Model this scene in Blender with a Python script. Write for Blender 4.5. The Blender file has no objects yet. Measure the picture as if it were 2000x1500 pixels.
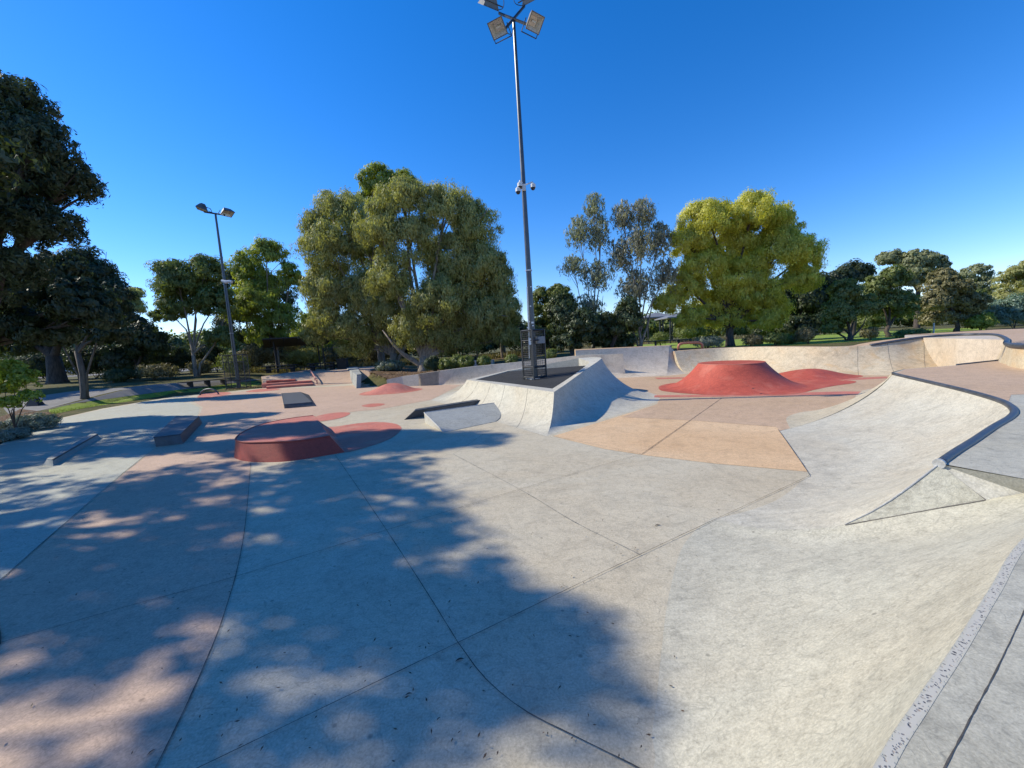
import bpy, bmesh, math, random
import numpy as np
from mathutils import Vector, Matrix, Euler
random.seed(7)
S = bpy.context.scene
COL = S.collection
# ------------------------------------------------------------------ camera maths
F, P, R, H = 770.0, math.radians(5.78), math.radians(3.32), 2.5
def ray(u, v):
    x, y = (u-1000)/F, (750-v)/F
    c, s = math.cos(-R), math.sin(-R)
    x, y = x*c-y*s, x*s+y*c
    a = math.pi/2-P; c, s = math.cos(a), math.sin(a)
    return Vector((x, y*c+s, y*s-c))
def at(u, v, z=0.0):
    d = ray(u, v); return Vector((0, 0, H)) + d*((z-H)/d.z)
def atd(u, v, Y):
    d = ray(u, v); return Vector((0, 0, H)) + d*(Y/d.y)
def sm(t):
    t = min(1, max(0, t)); return t*t*(3-2*t)
def lerp_tab(x, tab):
    if x <= tab[0][0]: return tab[0][1]
    for (a, p), (b, q) in zip(tab, tab[1:]):
        if x <= b: return p+(q-p)*(x-a)/(b-a)
    return tab[-1][1]
def g(x, y):
    A = lerp_tab(x, [(-60, 1.5), (-34, 1.1), (-28, .8), (-24, .3), (-23, .55), (-20, .85), (-12, .75), (-8.8, .5), (0, 1.0), (5, 1.3), (12, 1.32), (60, 1.2)])
    y0 = lerp_tab(x, [(-60, 22), (-30, 23), (-25.5, 38), (-21.5, 36.9), (-13.5, 36.6), (-12, 33), (-9.5, 28.3), (3, 27.4), (12, 27.2), (14.5, 23.6), (18, 22), (24, 22)])
    w = lerp_tab(x, [(-60, 12), (-30, 10), (-24, 8), (-21, 1.2), (-12, 1.2), (-8, 1.0), (30, 1.0)])
    k = sm((y-y0)/w)
    if x > 21: k = max(k, sm((x-22.5)/2)*sm((y-13)/2))
    return A*k - .05
def hit(u, v):
    d = ray(u, v); o = Vector((0, 0, H)); t = 3.0
    while t < 400:
        p = o+d*t
        if p.z <= g(p.x, p.y): return p
        t += .05 + t*.002
    return o+d*120
# ------------------------------------------------------------------ object helpers
def tag(o, label=None, cat=None, group=None, kind=None):
    if label: o['label'] = label
    if cat: o['category'] = cat
    if group: o['group'] = group
    if kind: o['kind'] = kind
    return o
def link(name, me, mat=None, parent=None, smooth=False):
    if mat: me.materials.append(mat)
    if smooth:
        me.polygons.foreach_set('use_smooth', [True]*len(me.polygons))
    o = bpy.data.objects.new(name, me); COL.objects.link(o)
    if parent: o.parent = parent; o.matrix_parent_inverse = Matrix.Translation(-Vector(parent.location)) if parent.rotation_euler[2] == 0 else (Matrix.Translation(parent.location) @ Matrix.Rotation(parent.rotation_euler[2], 4, 'Z')).inverted()
    return o
def empty(name, loc, label, cat, group=None):
    o = bpy.data.objects.new(name, None); COL.objects.link(o); o.location = loc; o.empty_display_size = .1
    return tag(o, label, cat, group)
def copy_thing(r, label, loc=None, rz=None):
    c = r.copy(); COL.objects.link(c); c['label'] = label
    if loc is not None: c.location = loc
    if rz is not None: c.rotation_euler[2] = rz
    for ch in r.children:
        d = ch.copy(); COL.objects.link(d); d.parent = c
        for gg in ch.children:
            e = gg.copy(); COL.objects.link(e); e.parent = d
    return c
class MB:
    def __init__(s): s.v = []; s.f = []
    def add(s, vs, fs):
        n = len(s.v); s.v += [tuple(p) for p in vs]; s.f += [tuple(i+n for i in f) for f in fs]; return s
    def box(s, c, size, rz=0, M=None, taper=1.0):
        hx, hy, hz = size[0]/2, size[1]/2, size[2]/2
        vs = [Vector((sx*hx*(taper if sz > 0 else 1), sy*hy*(taper if sz > 0 else 1), sz*hz)) for sx in (-1, 1) for sy in (-1, 1) for sz in (-1, 1)]
        if M is None: M = Matrix.Translation(Vector(c)) @ Matrix.Rotation(rz, 4, 'Z')
        vs = [M @ p for p in vs]
        return s.add(vs, [(0, 1, 3, 2), (4, 6, 7, 5), (0, 4, 5, 1), (2, 3, 7, 6), (0, 2, 6, 4), (1, 5, 7, 3)])
    def tube(s, pts, rad, n=8, cap=True):
        pts = [Vector(p) for p in pts]
        if not isinstance(rad, (list, tuple)): rad = [rad]*len(pts)
        vs = []; fs = []; up = None
        for i, p in enumerate(pts):
            t = (pts[min(i+1, len(pts)-1)]-pts[max(i-1, 0)]).normalized()
            if up is None: up = Vector((0, 0, 1)) if abs(t.z) < .9 else Vector((1, 0, 0))
            a = t.cross(up)
            if a.length < 1e-4: a = t.cross(Vector((0, 1, 0)))
            a.normalize(); b = t.cross(a).normalized(); up = -b if False else a.cross(t).normalized()
            for k in range(n):
                q = 2*math.pi*k/n; vs.append(p+(a*math.cos(q)+up*math.sin(q))*rad[i])
        for i in range(len(pts)-1):
            for k in range(n):
                fs.append((i*n+k, i*n+(k+1) % n, (i+1)*n+(k+1) % n, (i+1)*n+k))
        if cap: fs.append(tuple(range(n))); fs.append(tuple((len(pts)-1)*n+k for k in range(n))[::-1])
        return s.add(vs, fs)
    def prism(s, poly, z0, z1):
        n = len(poly); vs = [(p[0], p[1], z0 if len(p) < 3 else z0) for p in poly]+[(p[0], p[1], z1) for p in poly]
        return s.add(vs, [tuple(range(n))[::-1], tuple(range(n, 2*n))]+[(i, (i+1) % n, n+(i+1) % n, n+i) for i in range(n)])
    def build(s, name, mat, parent=None, bevel=0, smooth=False):
        me = bpy.data.meshes.new(name); me.from_pydata(s.v, [], s.f)
        bm = bmesh.new(); bm.from_mesh(me)
        if bevel:
            bm.normal_update()
            es = [e for e in bm.edges if len(e.link_faces) == 2 and e.calc_face_angle(0) > .5]
            bmesh.ops.bevel(bm, geom=es, offset=bevel, segments=2, profile=.6, affect='EDGES')
        bmesh.ops.recalc_face_normals(bm, faces=bm.faces[:]); bm.to_mesh(me); bm.free()
        return link(name, me, mat, parent, smooth)
def cr(pts, n):
    """Catmull-Rom resample of a point list to n points (numpy)."""
    p = np.array([tuple(q) for q in pts], float); m = len(p)
    if m == 2:
        t = np.linspace(0, 1, n)[:, None]; return p[0]*(1-t)+p[1]*t
    q = np.vstack([2*p[0]-p[1], p, 2*p[-1]-p[-2]])
    t = np.linspace(0, m-1, n); i = np.minimum(t.astype(int), m-2); f = (t-i)[:, None]
    a, b, c, d = q[i], q[i+1], q[i+2], q[i+3]
    return .5*((2*b)+(-a+c)*f+(2*a-5*b+4*c-d)*f**2+(-a+3*b-3*c+d)*f**3)
def skin(secs, nu=24, nv=48, lin=False):
    A = np.stack([cr(s, nu) for s in secs])            # sections x nu x 3
    B = np.stack([cr(A[:, j], nv) if not lin else np.stack([np.interp(np.linspace(0, len(secs)-1, nv), np.arange(len(secs)), A[:, j, k]) for k in range(3)], 1) for j in range(nu)], 1)
    return B                                            # nv x nu x 3
def skin_obj(name, B, mat, parent=None, skirt=None, smooth=True):
    nv, nu, _ = B.shape; vs = [tuple(p) for p in B.reshape(-1, 3)]
    fs = [(i*nu+j, i*nu+j+1, (i+1)*nu+j+1, (i+1)*nu+j) for i in range(nv-1) for j in range(nu-1)]
    me = bpy.data.meshes.new(name)
    if skirt is not None:
        ring = [(i, 0) for i in range(nv)]+[(nv-1, j) for j in range(1, nu)]+[(i, nu-1) for i in range(nv-2, -1, -1)]+[(0, j) for j in range(nu-2, 0, -1)]
        n0 = len(vs); m = len(ring)
        for (i, j) in ring: p = B[i, j]; vs.append(tuple(p))            # own copy so the edge shades crisp
        for (i, j) in ring: p = B[i, j]; vs.append((p[0], p[1], min(skirt, p[2]-.01)))
        fs += [(n0+k, n0+(k+1) % m, n0+m+(k+1) % m, n0+m+k) for k in range(m)]
    me.from_pydata(vs, [], fs)
    bm = bmesh.new(); bm.from_mesh(me); bmesh.ops.recalc_face_normals(bm, faces=bm.faces[:])
    up = sum(f.normal.z for f in bm.faces)
    if up < 0: bmesh.ops.reverse_faces(bm, faces=bm.faces[:])
    bm.to_mesh(me); bm.free()
    return link(name, me, mat, parent, smooth)
def arc(foot, top, A=62, n=9, z0=None):
    foot = Vector(foot); top = Vector(top); A = math.radians(A); out = []
    for i in range(n):
        q = A*i/(n-1); h = math.sin(q)/math.sin(A); k = (1-math.cos(q))/(1-math.cos(A))
        p = foot.lerp(top, h); p.z = foot.z+(top.z-foot.z)*k; out.append(p)
    return out
def sheet(name, pts, mat, z=None, smooth=0, kind='structure', parent=None):
    """flat polygon; smooth = resample count for a closed Catmull-Rom outline"""
    P_ = [Vector(p) for p in pts]
    if smooth:
        q = P_[-2:]+P_+P_[:2]; m = len(P_); c = cr(q, (m+3)*smooth+1)
        c = c[2*smooth:(m+2)*smooth]; P_ = [Vector(p) for p in c]
    if z is not None:
        for p in P_: p.z = z
    me = bpy.data.meshes.new(name); bm = bmesh.new()
    f = bm.faces.new([bm.verts.new(p) for p in P_]); f.normal_update()
    if f.normal.z < 0: f.normal_flip()
    bmesh.ops.triangulate(bm, faces=[f]); bm.to_mesh(me); bm.free()
    o = link(name, me, mat, parent)
    return tag(o, kind=kind) if not parent else o
def ribbon(mb, pts, w, z=None, jit=0, n=None):
    pts = [Vector(p) for p in pts]
    if n: pts = [Vector(p) for p in cr(pts, n)]
    L = []; 
    for i, p in enumerate(pts):
        t = pts[min(i+1, len(pts)-1)]-pts[max(i-1, 0)]; t.z = 0; t.normalize(); nrm = Vector((-t.y, t.x, 0))
        k = w/2*(1+random.uniform(-jit, jit)); o = nrm*random.uniform(-jit, jit)*w*.3
        for s_ in (-1, 1):
            q = p+nrm*k*s_+o
            if z is not None: q.z = z
            L.append(q)
    mb.add(L, [(2*i, 2*i+1, 2*i+3, 2*i+2) for i in range(len(pts)-1)])
# ------------------------------------------------------------------ materials
def nodes(name):
    m = bpy.data.materials.new(name); m.use_nodes = True; nt = m.node_tree
    return m, nt, nt.nodes['Principled BSDF']
def N(nt, t, **k):
    n = nt.nodes.new(t)
    for a, b in k.items():
        if a in n.inputs: n.inputs[a].default_value = b
        else: setattr(n, a, b)
    return n
def ramp(nt, src, stops):
    r = N(nt, 'ShaderNodeValToRGB'); e = r.color_ramp.elements
    while len(e) < len(stops): e.new(.5)
    for i, (p, c) in enumerate(stops): e[i].position = p; e[i].color = (*c, 1) if len(c) == 3 else c
    nt.links.new(src, r.inputs[0]); return r.outputs[0]
def mixc(nt, fac, a, b, mode='MIX'):
    m = N(nt, 'ShaderNodeMix', data_type='RGBA', blend_type=mode)
    for s, v in ((0, fac), (6, a), (7, b)):
        if isinstance(v, bpy.types.NodeSocket): nt.links.new(v, m.inputs[s])
        else: m.inputs[s].default_value = v if s == 0 else ((*v, 1) if len(v) == 3 else v)
    return m.outputs[2]
def gray(v): return (v, v, v)
def concrete(name, base, warm=None, stain=.35, rough=.75, pit=.5, streak=0, scale=1.0, spots=None, bump=.25):
    m, nt, b = nodes(name); L = nt.links
    tc = N(nt, 'ShaderNodeTexCoord'); co = tc.outputs['Object']
    def noise(sc, det=6, dist=0, rgh=.6, vec=co):
        n = N(nt, 'ShaderNodeTexNoise', Scale=sc*scale, Detail=det, Roughness=rgh, Distortion=dist); L.new(vec, n.inputs['Vector']); return n.outputs[0]
    warm = warm or (base[0]*1.0, base[1]*.93, base[2]*.80)
    big = noise(.35, 5, .8)
    c = mixc(nt, ramp(nt, big, [(.35, gray(0)), (.68, gray(1))]), base, warm)
    mid = noise(2.3, 8, 1.2, .65)
    c = mixc(nt, 1.0, c, ramp(nt, mid, [(.25, gray(1-stain*.75)), (.5, gray(1)), (.75, gray(1+stain*.30))]), 'MULTIPLY')
    mp = N(nt, 'ShaderNodeMapping'); mp.inputs['Scale'].default_value = (1.0, 3.5, 3.5); mp.inputs['Rotation'].default_value = (0, 0, .35); L.new(co, mp.inputs[0])
    sw = noise(1.6, 10, 2.5, .7, mp.outputs[0])
    c = mixc(nt, 1.0, c, ramp(nt, sw, [(.30, gray(.90-streak*.22)), (.52, gray(1)), (.8, gray(1.05+streak*.12))]), 'MULTIPLY')
    fine = noise(55, 3, 0, .7)
    c = mixc(nt, 1.0, c, ramp(nt, fine, [(.3, gray(.76)), (.7, gray(1.16))]), 'MULTIPLY')
    n2 = noise(16, 6, .5, .75)
    c = mixc(nt, 1.0, c, ramp(nt, n2, [(.34, gray(.78)), (.48, gray(1)), (.7, gray(1.08))]), 'MULTIPLY')
    # dark worn specks
    vo = N(nt, 'ShaderNodeTexVoronoi', Scale=3.2*scale); L.new(co, vo.inputs['Vector'])
    sp = ramp(nt, vo.outputs['Distance'], [(0.0, gray(1)), (.045, gray(.6)), (.07, gray(0))])
    c = mixc(nt, sp, c, (base[0]*.42, base[1]*.42, base[2]*.42))
    # hairline cracks / drag marks
    wv = N(nt, 'ShaderNodeTexVoronoi', Scale=.55*scale, feature='DISTANCE_TO_EDGE'); 
    dn = N(nt, 'ShaderNodeTexNoise', Scale=1.5, Detail=6); L.new(co, dn.inputs['Vector'])
    vv = N(nt, 'ShaderNodeVectorMath', operation='MULTIPLY_ADD'); L.new(dn.outputs['Color'], vv.inputs[0]); vv.inputs[1].default_value = (1.2,)*3; L.new(co, vv.inputs[2]); L.new(vv.outputs[0], wv.inputs['Vector'])
    cm = N(nt, 'ShaderNodeMath', operation='MULTIPLY'); L.new(ramp(nt, wv.outputs['Distance'], [(0, gray(.45)), (.004, gray(0))]), cm.inputs[0]); L.new(ramp(nt, big, [(.45, gray(0)), (.6, gray(1))]), cm.inputs[1])
    c = mixc(nt, cm.outputs[0], c, (base[0]*.5, base[1]*.48, base[2]*.45))
    # thin dark wheel and trowel marks: narrow bands of a slow noise, only in some areas
    for sc_, wd_, dk_2, mpv in ((.9, .0035, .72, mp.outputs[0]), (2.2, .006, .80, co)):
        ln = N(nt, 'ShaderNodeTexNoise', Scale=sc_*scale, Detail=2.5, Roughness=.45, Distortion=.8); L.new(mpv, ln.inputs['Vector'])
        lr = ramp(nt, ln.outputs[0], [(.5-wd_*2, gray(0)), (.5, gray(1)), (.5+wd_*2, gray(0))])
        mk = N(nt, 'ShaderNodeMath', operation='MULTIPLY'); L.new(lr, mk.inputs[0]); L.new(ramp(nt, n2, [(.45, gray(0)), (.6, gray(.8))]), mk.inputs[1])
        c = mixc(nt, mk.outputs[0], c, (base[0]*dk_2*.7, base[1]*dk_2*.7, base[2]*dk_2*.7))
    st = N(nt, 'ShaderNodeTexNoise', Scale=4.5*scale, Detail=9, Roughness=.8, Distortion=.3); L.new(co, st.inputs['Vector'])
    c = mixc(nt, ramp(nt, st.outputs[0], [(.60, gray(0)), (.74, gray(.38))]), c, (base[0]*.60, base[1]*.57, base[2]*.52))
    c = mixc(nt, ramp(nt, st.outputs[0], [(.26, gray(.5)), (.38, gray(0))]), c, (min(1, base[0]*1.22), min(1, base[1]*1.22), min(1, base[2]*1.22)))
    if spots:
        s2 = noise(1.1, 4, .6); c = mixc(nt, ramp(nt, s2, [(.52, gray(0)), (.72, gray(.75))]), c, spots)
    L.new(c, b.inputs['Base Color']); b.inputs['Roughness'].default_value = rough; b.inputs['Specular IOR Level'].default_value = .35
    rr = N(nt, 'ShaderNodeMapRange'); L.new(mid, rr.inputs[0]); rr.inputs[3].default_value = rough-.13; rr.inputs[4].default_value = rough+.12; L.new(rr.outputs[0], b.inputs['Roughness'])
    bp = N(nt, 'ShaderNodeBump', Strength=bump, Distance=.01); L.new(n2, bp.inputs['Height'])
    bp2 = N(nt, 'ShaderNodeBump', Strength=bump*.7, Distance=.03); L.new(mid, bp2.inputs['Height']); L.new(bp.outputs[0], bp2.inputs['Normal']); L.new(bp2.outputs[0], b.inputs['Normal'])
    return m
def plain(name, col, rough=.5, metal=0, var=.15, sc=12, spec=.5, bump=.1):
    m, nt, b = nodes(name); L = nt.links
    tc = N(nt, 'ShaderNodeTexCoord'); n = N(nt, 'ShaderNodeTexNoise', Scale=sc, Detail=6, Roughness=.65); L.new(tc.outputs['Object'], n.inputs['Vector'])
    c = mixc(nt, 1.0, col, ramp(nt, n.outputs[0], [(.3, gray(1-var)), (.7, gray(1+var))]), 'MULTIPLY')
    L.new(c, b.inputs['Base Color']); b.inputs['Metallic'].default_value = metal; b.inputs['Specular IOR Level'].default_value = spec
    rr = N(nt, 'ShaderNodeMapRange'); L.new(n.outputs[0], rr.inputs[0]); rr.inputs[3].default_value = max(.03, rough-.12); rr.inputs[4].default_value = min(1, rough+.12); L.new(rr.outputs[0], b.inputs['Roughness'])
    bp = N(nt, 'ShaderNodeBump', Strength=bump, Distance=.01); L.new(n.outputs[0], bp.inputs['Height']); L.new(bp.outputs[0], b.inputs['Normal'])
    return m
def leafmat(name, dark, light, trans=.35):
    m, nt, b = nodes(name); L = nt.links; nt.nodes.remove(b); out = nt.nodes['Material Output']
    at_ = N(nt, 'ShaderNodeAttribute', attribute_name='tint')
    c = ramp(nt, at_.outputs['Fac'], [(0, dark), (.5, tuple((a+b_)/2 for a, b_ in zip(dark, light))), (1, light)])
    d = N(nt, 'ShaderNodeBsdfDiffuse'); t = N(nt, 'ShaderNodeBsdfTranslucent'); gl = N(nt, 'ShaderNodeBsdfGlossy', Roughness=.45); gl.inputs[0].default_value = (.9, .95, 1, 1)
    L.new(c, d.inputs[0]); tcn = mixc(nt, 1.0, c, (1.3, 1.35, .55, 1), 'MULTIPLY'); L.new(tcn, t.inputs[0])
    m1 = N(nt, 'ShaderNodeMixShader'); m1.inputs[0].default_value = trans; L.new(d.outputs[0], m1.inputs[1]); L.new(t.outputs[0], m1.inputs[2])
    m2 = N(nt, 'ShaderNodeMixShader'); m2.inputs[0].default_value = .03; L.new(m1.outputs[0], m2.inputs[1]); L.new(gl.outputs[0], m2.inputs[2])
    L.new(m2.outputs[0], out.inputs[0]); return m
def barkmat(name, a, b_, sc=3):
    m, nt, b = nodes(name); L = nt.links
    tc = N(nt, 'ShaderNodeTexCoord'); mp = N(nt, 'ShaderNodeMapping'); mp.inputs['Scale'].default_value = (3, 3, .6); L.new(tc.outputs['Object'], mp.inputs[0])
    n = N(nt, 'ShaderNodeTexNoise', Scale=sc, Detail=8, Roughness=.7); L.new(mp.outputs[0], n.inputs['Vector'])
    L.new(ramp(nt, n.outputs[0], [(.35, a), (.6, b_)]), b.inputs['Base Color']); b.inputs['Roughness'].default_value = .9
    bp = N(nt, 'ShaderNodeBump', Strength=.6, Distance=.05); L.new(n.outputs[0], bp.inputs['Height']); L.new(bp.outputs[0], b.inputs['Normal'])
    return m
def groundmat(name, cols, sc=1.0, fine=40, bump=.5, fc=.35):
    m, nt, b = nodes(name); L = nt.links
    tc = N(nt, 'ShaderNodeTexCoord'); n = N(nt, 'ShaderNodeTexNoise', Scale=sc, Detail=8, Roughness=.65, Distortion=.6); L.new(tc.outputs['Object'], n.inputs['Vector'])
    c = ramp(nt, n.outputs[0], [(.3+.4*i/(len(cols)-1), k) for i, k in enumerate(cols)])
    f = N(nt, 'ShaderNodeTexNoise', Scale=fine, Detail=5, Roughness=.8); L.new(tc.outputs['Object'], f.inputs['Vector'])
    c = mixc(nt, 1.0, c, ramp(nt, f.outputs[0], [(.3, gray(1-fc)), (.7, gray(1+fc))]), 'MULTIPLY')
    L.new(c, b.inputs['Base Color']); b.inputs['Roughness'].default_value = .95; b.inputs['Specular IOR Level'].default_value = .2
    bp = N(nt, 'ShaderNodeBump', Strength=bump, Distance=.06); L.new(f.outputs[0], bp.inputs['Height']); L.new(bp.outputs[0], b.inputs['Normal'])
    return m
M = {}
M['floor'] = concrete('floor_concrete', (.505, .465, .355), (.475, .41, .29), stain=.28)
M['bluegrey'] = concrete('blue_grey_concrete', (.43, .44, .37), (.41, .41, .33), stain=.25)
M['beige'] = concrete('beige_concrete', (.52, .375, .275), (.48, .345, .25), stain=.22)
M['tan'] = concrete('tan_concrete', (.65, .465, .28), (.59, .40, .225), stain=.25)
M['brown'] = concrete('brown_concrete', (.52, .375, .25), (.48, .34, .215), stain=.25)
M['bank'] = concrete('bank_concrete', (.455, .445, .365), (.44, .41, .32), stain=.22, streak=.35)
M['quarter'] = concrete('quarter_concrete', (.505, .49, .41), (.47, .43, .335), stain=.28, streak=.45)
M['hip'] = concrete('hip_concrete', (.50, .455, .34), (.47, .40, .28), stain=.3, streak=.4)
M['bowl'] = concrete('bowl_concrete', (.56, .50, .37), (.53, .41, .26), stain=.4, streak=.6, spots=(.50, .34, .17))
M['wall'] = concrete('wall_concrete', (.56, .50, .41), (.52, .43, .32), stain=.4)
M['island'] = concrete('island_concrete', (.52, .505, .42), (.49, .45, .35), stain=.3, streak=.4)
M['rim'] = concrete('rim_concrete', (.50, .49, .43), (.46, .44, .37), stain=.3)
M['wedge'] = concrete('wedge_concrete', (.54, .53, .44), (.48, .46, .36), stain=.5, streak=.8, scale=2.2)
M['ledge'] = concrete('ledge_concrete', (.34, .36, .345), (.32, .33, .30), stain=.25)
M['deck'] = concrete('deck_concrete', (.44, .43, .355), (.40, .38, .295), stain=.45, scale=1.6, pit=1)
M['redc'] = concrete('red_concrete', (.50, .105, .065), (.42, .085, .055), stain=.3, rough=.62, spots=(.52, .17, .115), streak=.5)
M['red2'] = concrete('worn_red_concrete', (.55, .19, .14), (.48, .165, .12), stain=.3, rough=.65, spots=(.50, .27, .20))
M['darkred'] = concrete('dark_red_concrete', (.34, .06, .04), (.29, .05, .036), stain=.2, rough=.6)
M['asphalt'] = groundmat('asphalt', [(.035, .038, .04), (.05, .052, .055)], 1.2, 90, .5, .5)
M['joint'] = plain('dark_joint', (.07, .065, .058), .9, var=.5, sc=30)  # own dark tone of the saw-cut joints
M['joint2'] = plain('light_joint', (.16, .15, .13), .9, var=.5, sc=30)
M['steel'] = plain('painted_steel', (.06, .075, .10), .42, .4, var=.3, sc=8)
M['coping'] = plain('coping_steel', (.075, .085, .10), .48, .35, var=.35, sc=6)
M['endcap'] = plain('worn_steel', (.42, .42, .40), .5, .3, var=.3, sc=20)
M['darkledge'] = plain('dark_painted_ledge', (.07, .078, .085), .55, 0, var=.35, sc=5, bump=.2)
M['polecoat'] = plain('pole_paint', (.085, .095, .105), .38, .6, var=.2, sc=3)
M['cage'] = plain('cage_steel', (.05, .055, .06), .45, .5, var=.3, sc=10)
M['galv'] = plain('galvanised', (.42, .44, .46), .4, .6, var=.2)
M['white'] = plain('white_plastic', (.62, .63, .62), .45, 0, var=.08)
M['blackg'] = plain('black_dome', (.02, .02, .022), .12, 0, var=.1)
M['blackt'] = plain('black_timber', (.022, .022, .024), .7, 0, var=.4)
M['pink'] = plain('pink_paint', (.42, .20, .17), .5, .1, var=.3)
M['redsteel'] = plain('red_brown_steel', (.36, .15, .095), .5, .2, var=.3)
M['roofgrey'] = plain('grey_roof', (.20, .21, .22), .6, .1, var=.15)
M['roofdark'] = plain('dark_roof', (.035, .033, .032), .6, .1, var=.3)
M['sheetwhite'] = plain('paper', (.75, .76, .74), .6, var=.05)
M['carw'] = plain('white_car_paint', (.75, .76, .77), .2, 0, var=.03, spec=.6)
M['cargr'] = plain('grey_car_paint', (.32, .34, .36), .22, .4, var=.03)
M['glass'] = plain('dark_glass', (.03, .035, .04), .08, 0, var=.05)
M['rubber'] = plain('rubber', (.02, .02, .02), .8)
M['grass'] = groundmat('lawn', [(.055, .055, .025), (.10, .10, .035), (.16, .125, .06)], .5, 30, .8)
M['grassb'] = groundmat('bright_lawn', [(.16, .25, .035), (.25, .34, .055), (.28, .31, .09)], .8, 40, .8)
M['mulch'] = groundmat('mulch', [(.07, .045, .03), (.16, .10, .06), (.26, .18, .11)], 6, 40, 1, .6)
M['path'] = groundmat('path', [(.19, .19, .185), (.26, .255, .24)], 1.5, 40, .2, .2)
M['dirt'] = groundmat('dirt', [(.16, .12, .07), (.25, .19, .12)], 1, 20, .5)
# exposed aggregate: pale mortar with dark stones
def aggregate():
    m, nt, b = nodes('exposed_aggregate'); L = nt.links
    tc = N(nt, 'ShaderNodeTexCoord'); dn = N(nt, 'ShaderNodeTexNoise', Scale=25, Detail=3); L.new(tc.outputs['Object'], dn.inputs['Vector'])
    vv = N(nt, 'ShaderNodeVectorMath', operation='MULTIPLY_ADD'); L.new(dn.outputs['Color'], vv.inputs[0]); vv.inputs[1].default_value = (.03,)*3; L.new(tc.outputs['Object'], vv.inputs[2])
    v = N(nt, 'ShaderNodeTexVoronoi', Scale=75); L.new(vv.outputs[0], v.inputs['Vector'])
    pick = N(nt, 'ShaderNodeSeparateColor'); L.new(v.outputs['Color'], pick.inputs[0])
    stone = ramp(nt, v.outputs['Distance'], [(.28, gray(1)), (.40, gray(0))])
    sel = ramp(nt, pick.outputs[0], [(.25, gray(0)), (.3, gray(1))])
    mm = N(nt, 'ShaderNodeMath', operation='MULTIPLY'); L.new(stone, mm.inputs[0]); L.new(sel, mm.inputs[1])
    sc = ramp(nt, pick.outputs[1], [(.2, (.06, .06, .065)), (.6, (.20, .19, .18)), (.9, (.34, .29, .24))])
    ed = N(nt, 'ShaderNodeAttribute', attribute_name='edge'); en = N(nt, 'ShaderNodeTexNoise', Scale=38, Detail=4, Roughness=.7); L.new(tc.outputs['Object'], en.inputs['Vector'])
    ad = N(nt, 'ShaderNodeMath', operation='MULTIPLY_ADD'); L.new(en.outputs[0], ad.inputs[0]); ad.inputs[1].default_value = 2.4; L.new(ed.outputs['Fac'], ad.inputs[2])
    ad2 = N(nt, 'ShaderNodeMath', operation='MULTIPLY_ADD'); L.new(ad.outputs[0], ad2.inputs[0]); ad2.inputs[1].default_value = 2.2; ad2.inputs[2].default_value = -3.6; ad2.use_clamp = True
    L.new(mixc(nt, ad2.outputs[0], mixc(nt, mm.outputs[0], (.46, .445, .385), sc), (.44, .43, .355)), b.inputs['Base Color']); b.inputs['Roughness'].default_value = .8
    bp = N(nt, 'ShaderNodeBump', Strength=.5, Distance=.01); bp.invert = True; L.new(mm.outputs[0], bp.inputs['Height']); L.new(bp.outputs[0], b.inputs['Normal'])
    return m
M['agg'] = aggregate()
M['bark_pale'] = barkmat('pale_bark', (.10, .08, .06), (.33, .28, .22))
M['bark_dark'] = barkmat('dark_bark', (.035, .028, .022), (.10, .08, .065))
M['bark_mid'] = barkmat('mid_bark', (.06, .05, .04), (.15, .13, .11))
M['bark_grey'] = barkmat('grey_bark', (.10, .09, .08), (.26, .24, .21))
LM = {
 'deep': leafmat('deep_green_leaves', (.016, .026, .011), (.075, .10, .038), .35),
 'olive': leafmat('olive_leaves', (.14, .155, .045), (.47, .46, .17), .42),
 'yellow': leafmat('yellow_green_leaves', (.22, .25, .035), (.74, .69, .12), .5),
 'mid': leafmat('mid_green_leaves', (.05, .08, .022), (.24, .28, .07), .38),
 'grey': leafmat('grey_green_leaves', (.11, .13, .10), (.36, .39, .29), .35),
 'greybrown': leafmat('grey_brown_leaves', (.12, .125, .095), (.37, .37, .29), .35),
 'blue': leafmat('blue_green_leaves', (.07, .12, .09), (.22, .32, .24), .3),
 'rust': leafmat('rusty_olive_leaves', (.08, .085, .03), (.28, .25, .11), .3),
 'lime': leafmat('lime_leaves', (.12, .18, .02), (.42, .47, .06), .5),
 'dry': leafmat('dry_scrub', (.08, .075, .035), (.27, .23, .11), .3),
 'silver': leafmat('silver_shrub', (.09, .12, .10), (.24, .29, .24), .2),
 'straw': leafmat('fallen_leaf', (.10, .06, .035), (.42, .30, .18), .1),
 'twig': leafmat('dry_leaf_bits', (.03, .022, .015), (.14, .09, .05), .05),
 'paleolive': leafmat('pale_olive_leaves', (.09, .11, .05), (.32, .34, .17), .35),
 'blade': leafmat('grass_blade', (.08, .13, .02), (.26, .32, .06), .35),
}
# ------------------------------------------------------------------ foliage
def quads_mesh(name, C, D, W, L_, wd, tint):
    """diamond leaves: centre C, axis D (unit), side W (unit), lengths L_, widths wd"""
    n = len(C); V = np.empty((n, 4, 3), np.float32)
    V[:, 0] = C-D*(L_/2)[:, None]; V[:, 2] = C+D*(L_/2)[:, None]
    V[:, 1] = C-W*(wd/2)[:, None]-D*(L_*.08)[:, None]; V[:, 3] = C+W*(wd/2)[:, None]-D*(L_*.08)[:, None]
    me = bpy.data.meshes.new(name); me.vertices.add(4*n); me.vertices.foreach_set('co', V.ravel())
    me.loops.add(4*n); me.loops.foreach_set('vertex_index', np.arange(4*n, dtype=np.int32))
    me.polygons.add(n); me.polygons.foreach_set('loop_start', np.arange(0, 4*n, 4, dtype=np.int32)); me.polygons.foreach_set('loop_total', np.full(n, 4, np.int32))
    a = me.attributes.new('tint', 'FLOAT', 'POINT'); a.data.foreach_set('value', np.repeat(tint.astype(np.float32), 4))
    me.update(); return me
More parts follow.
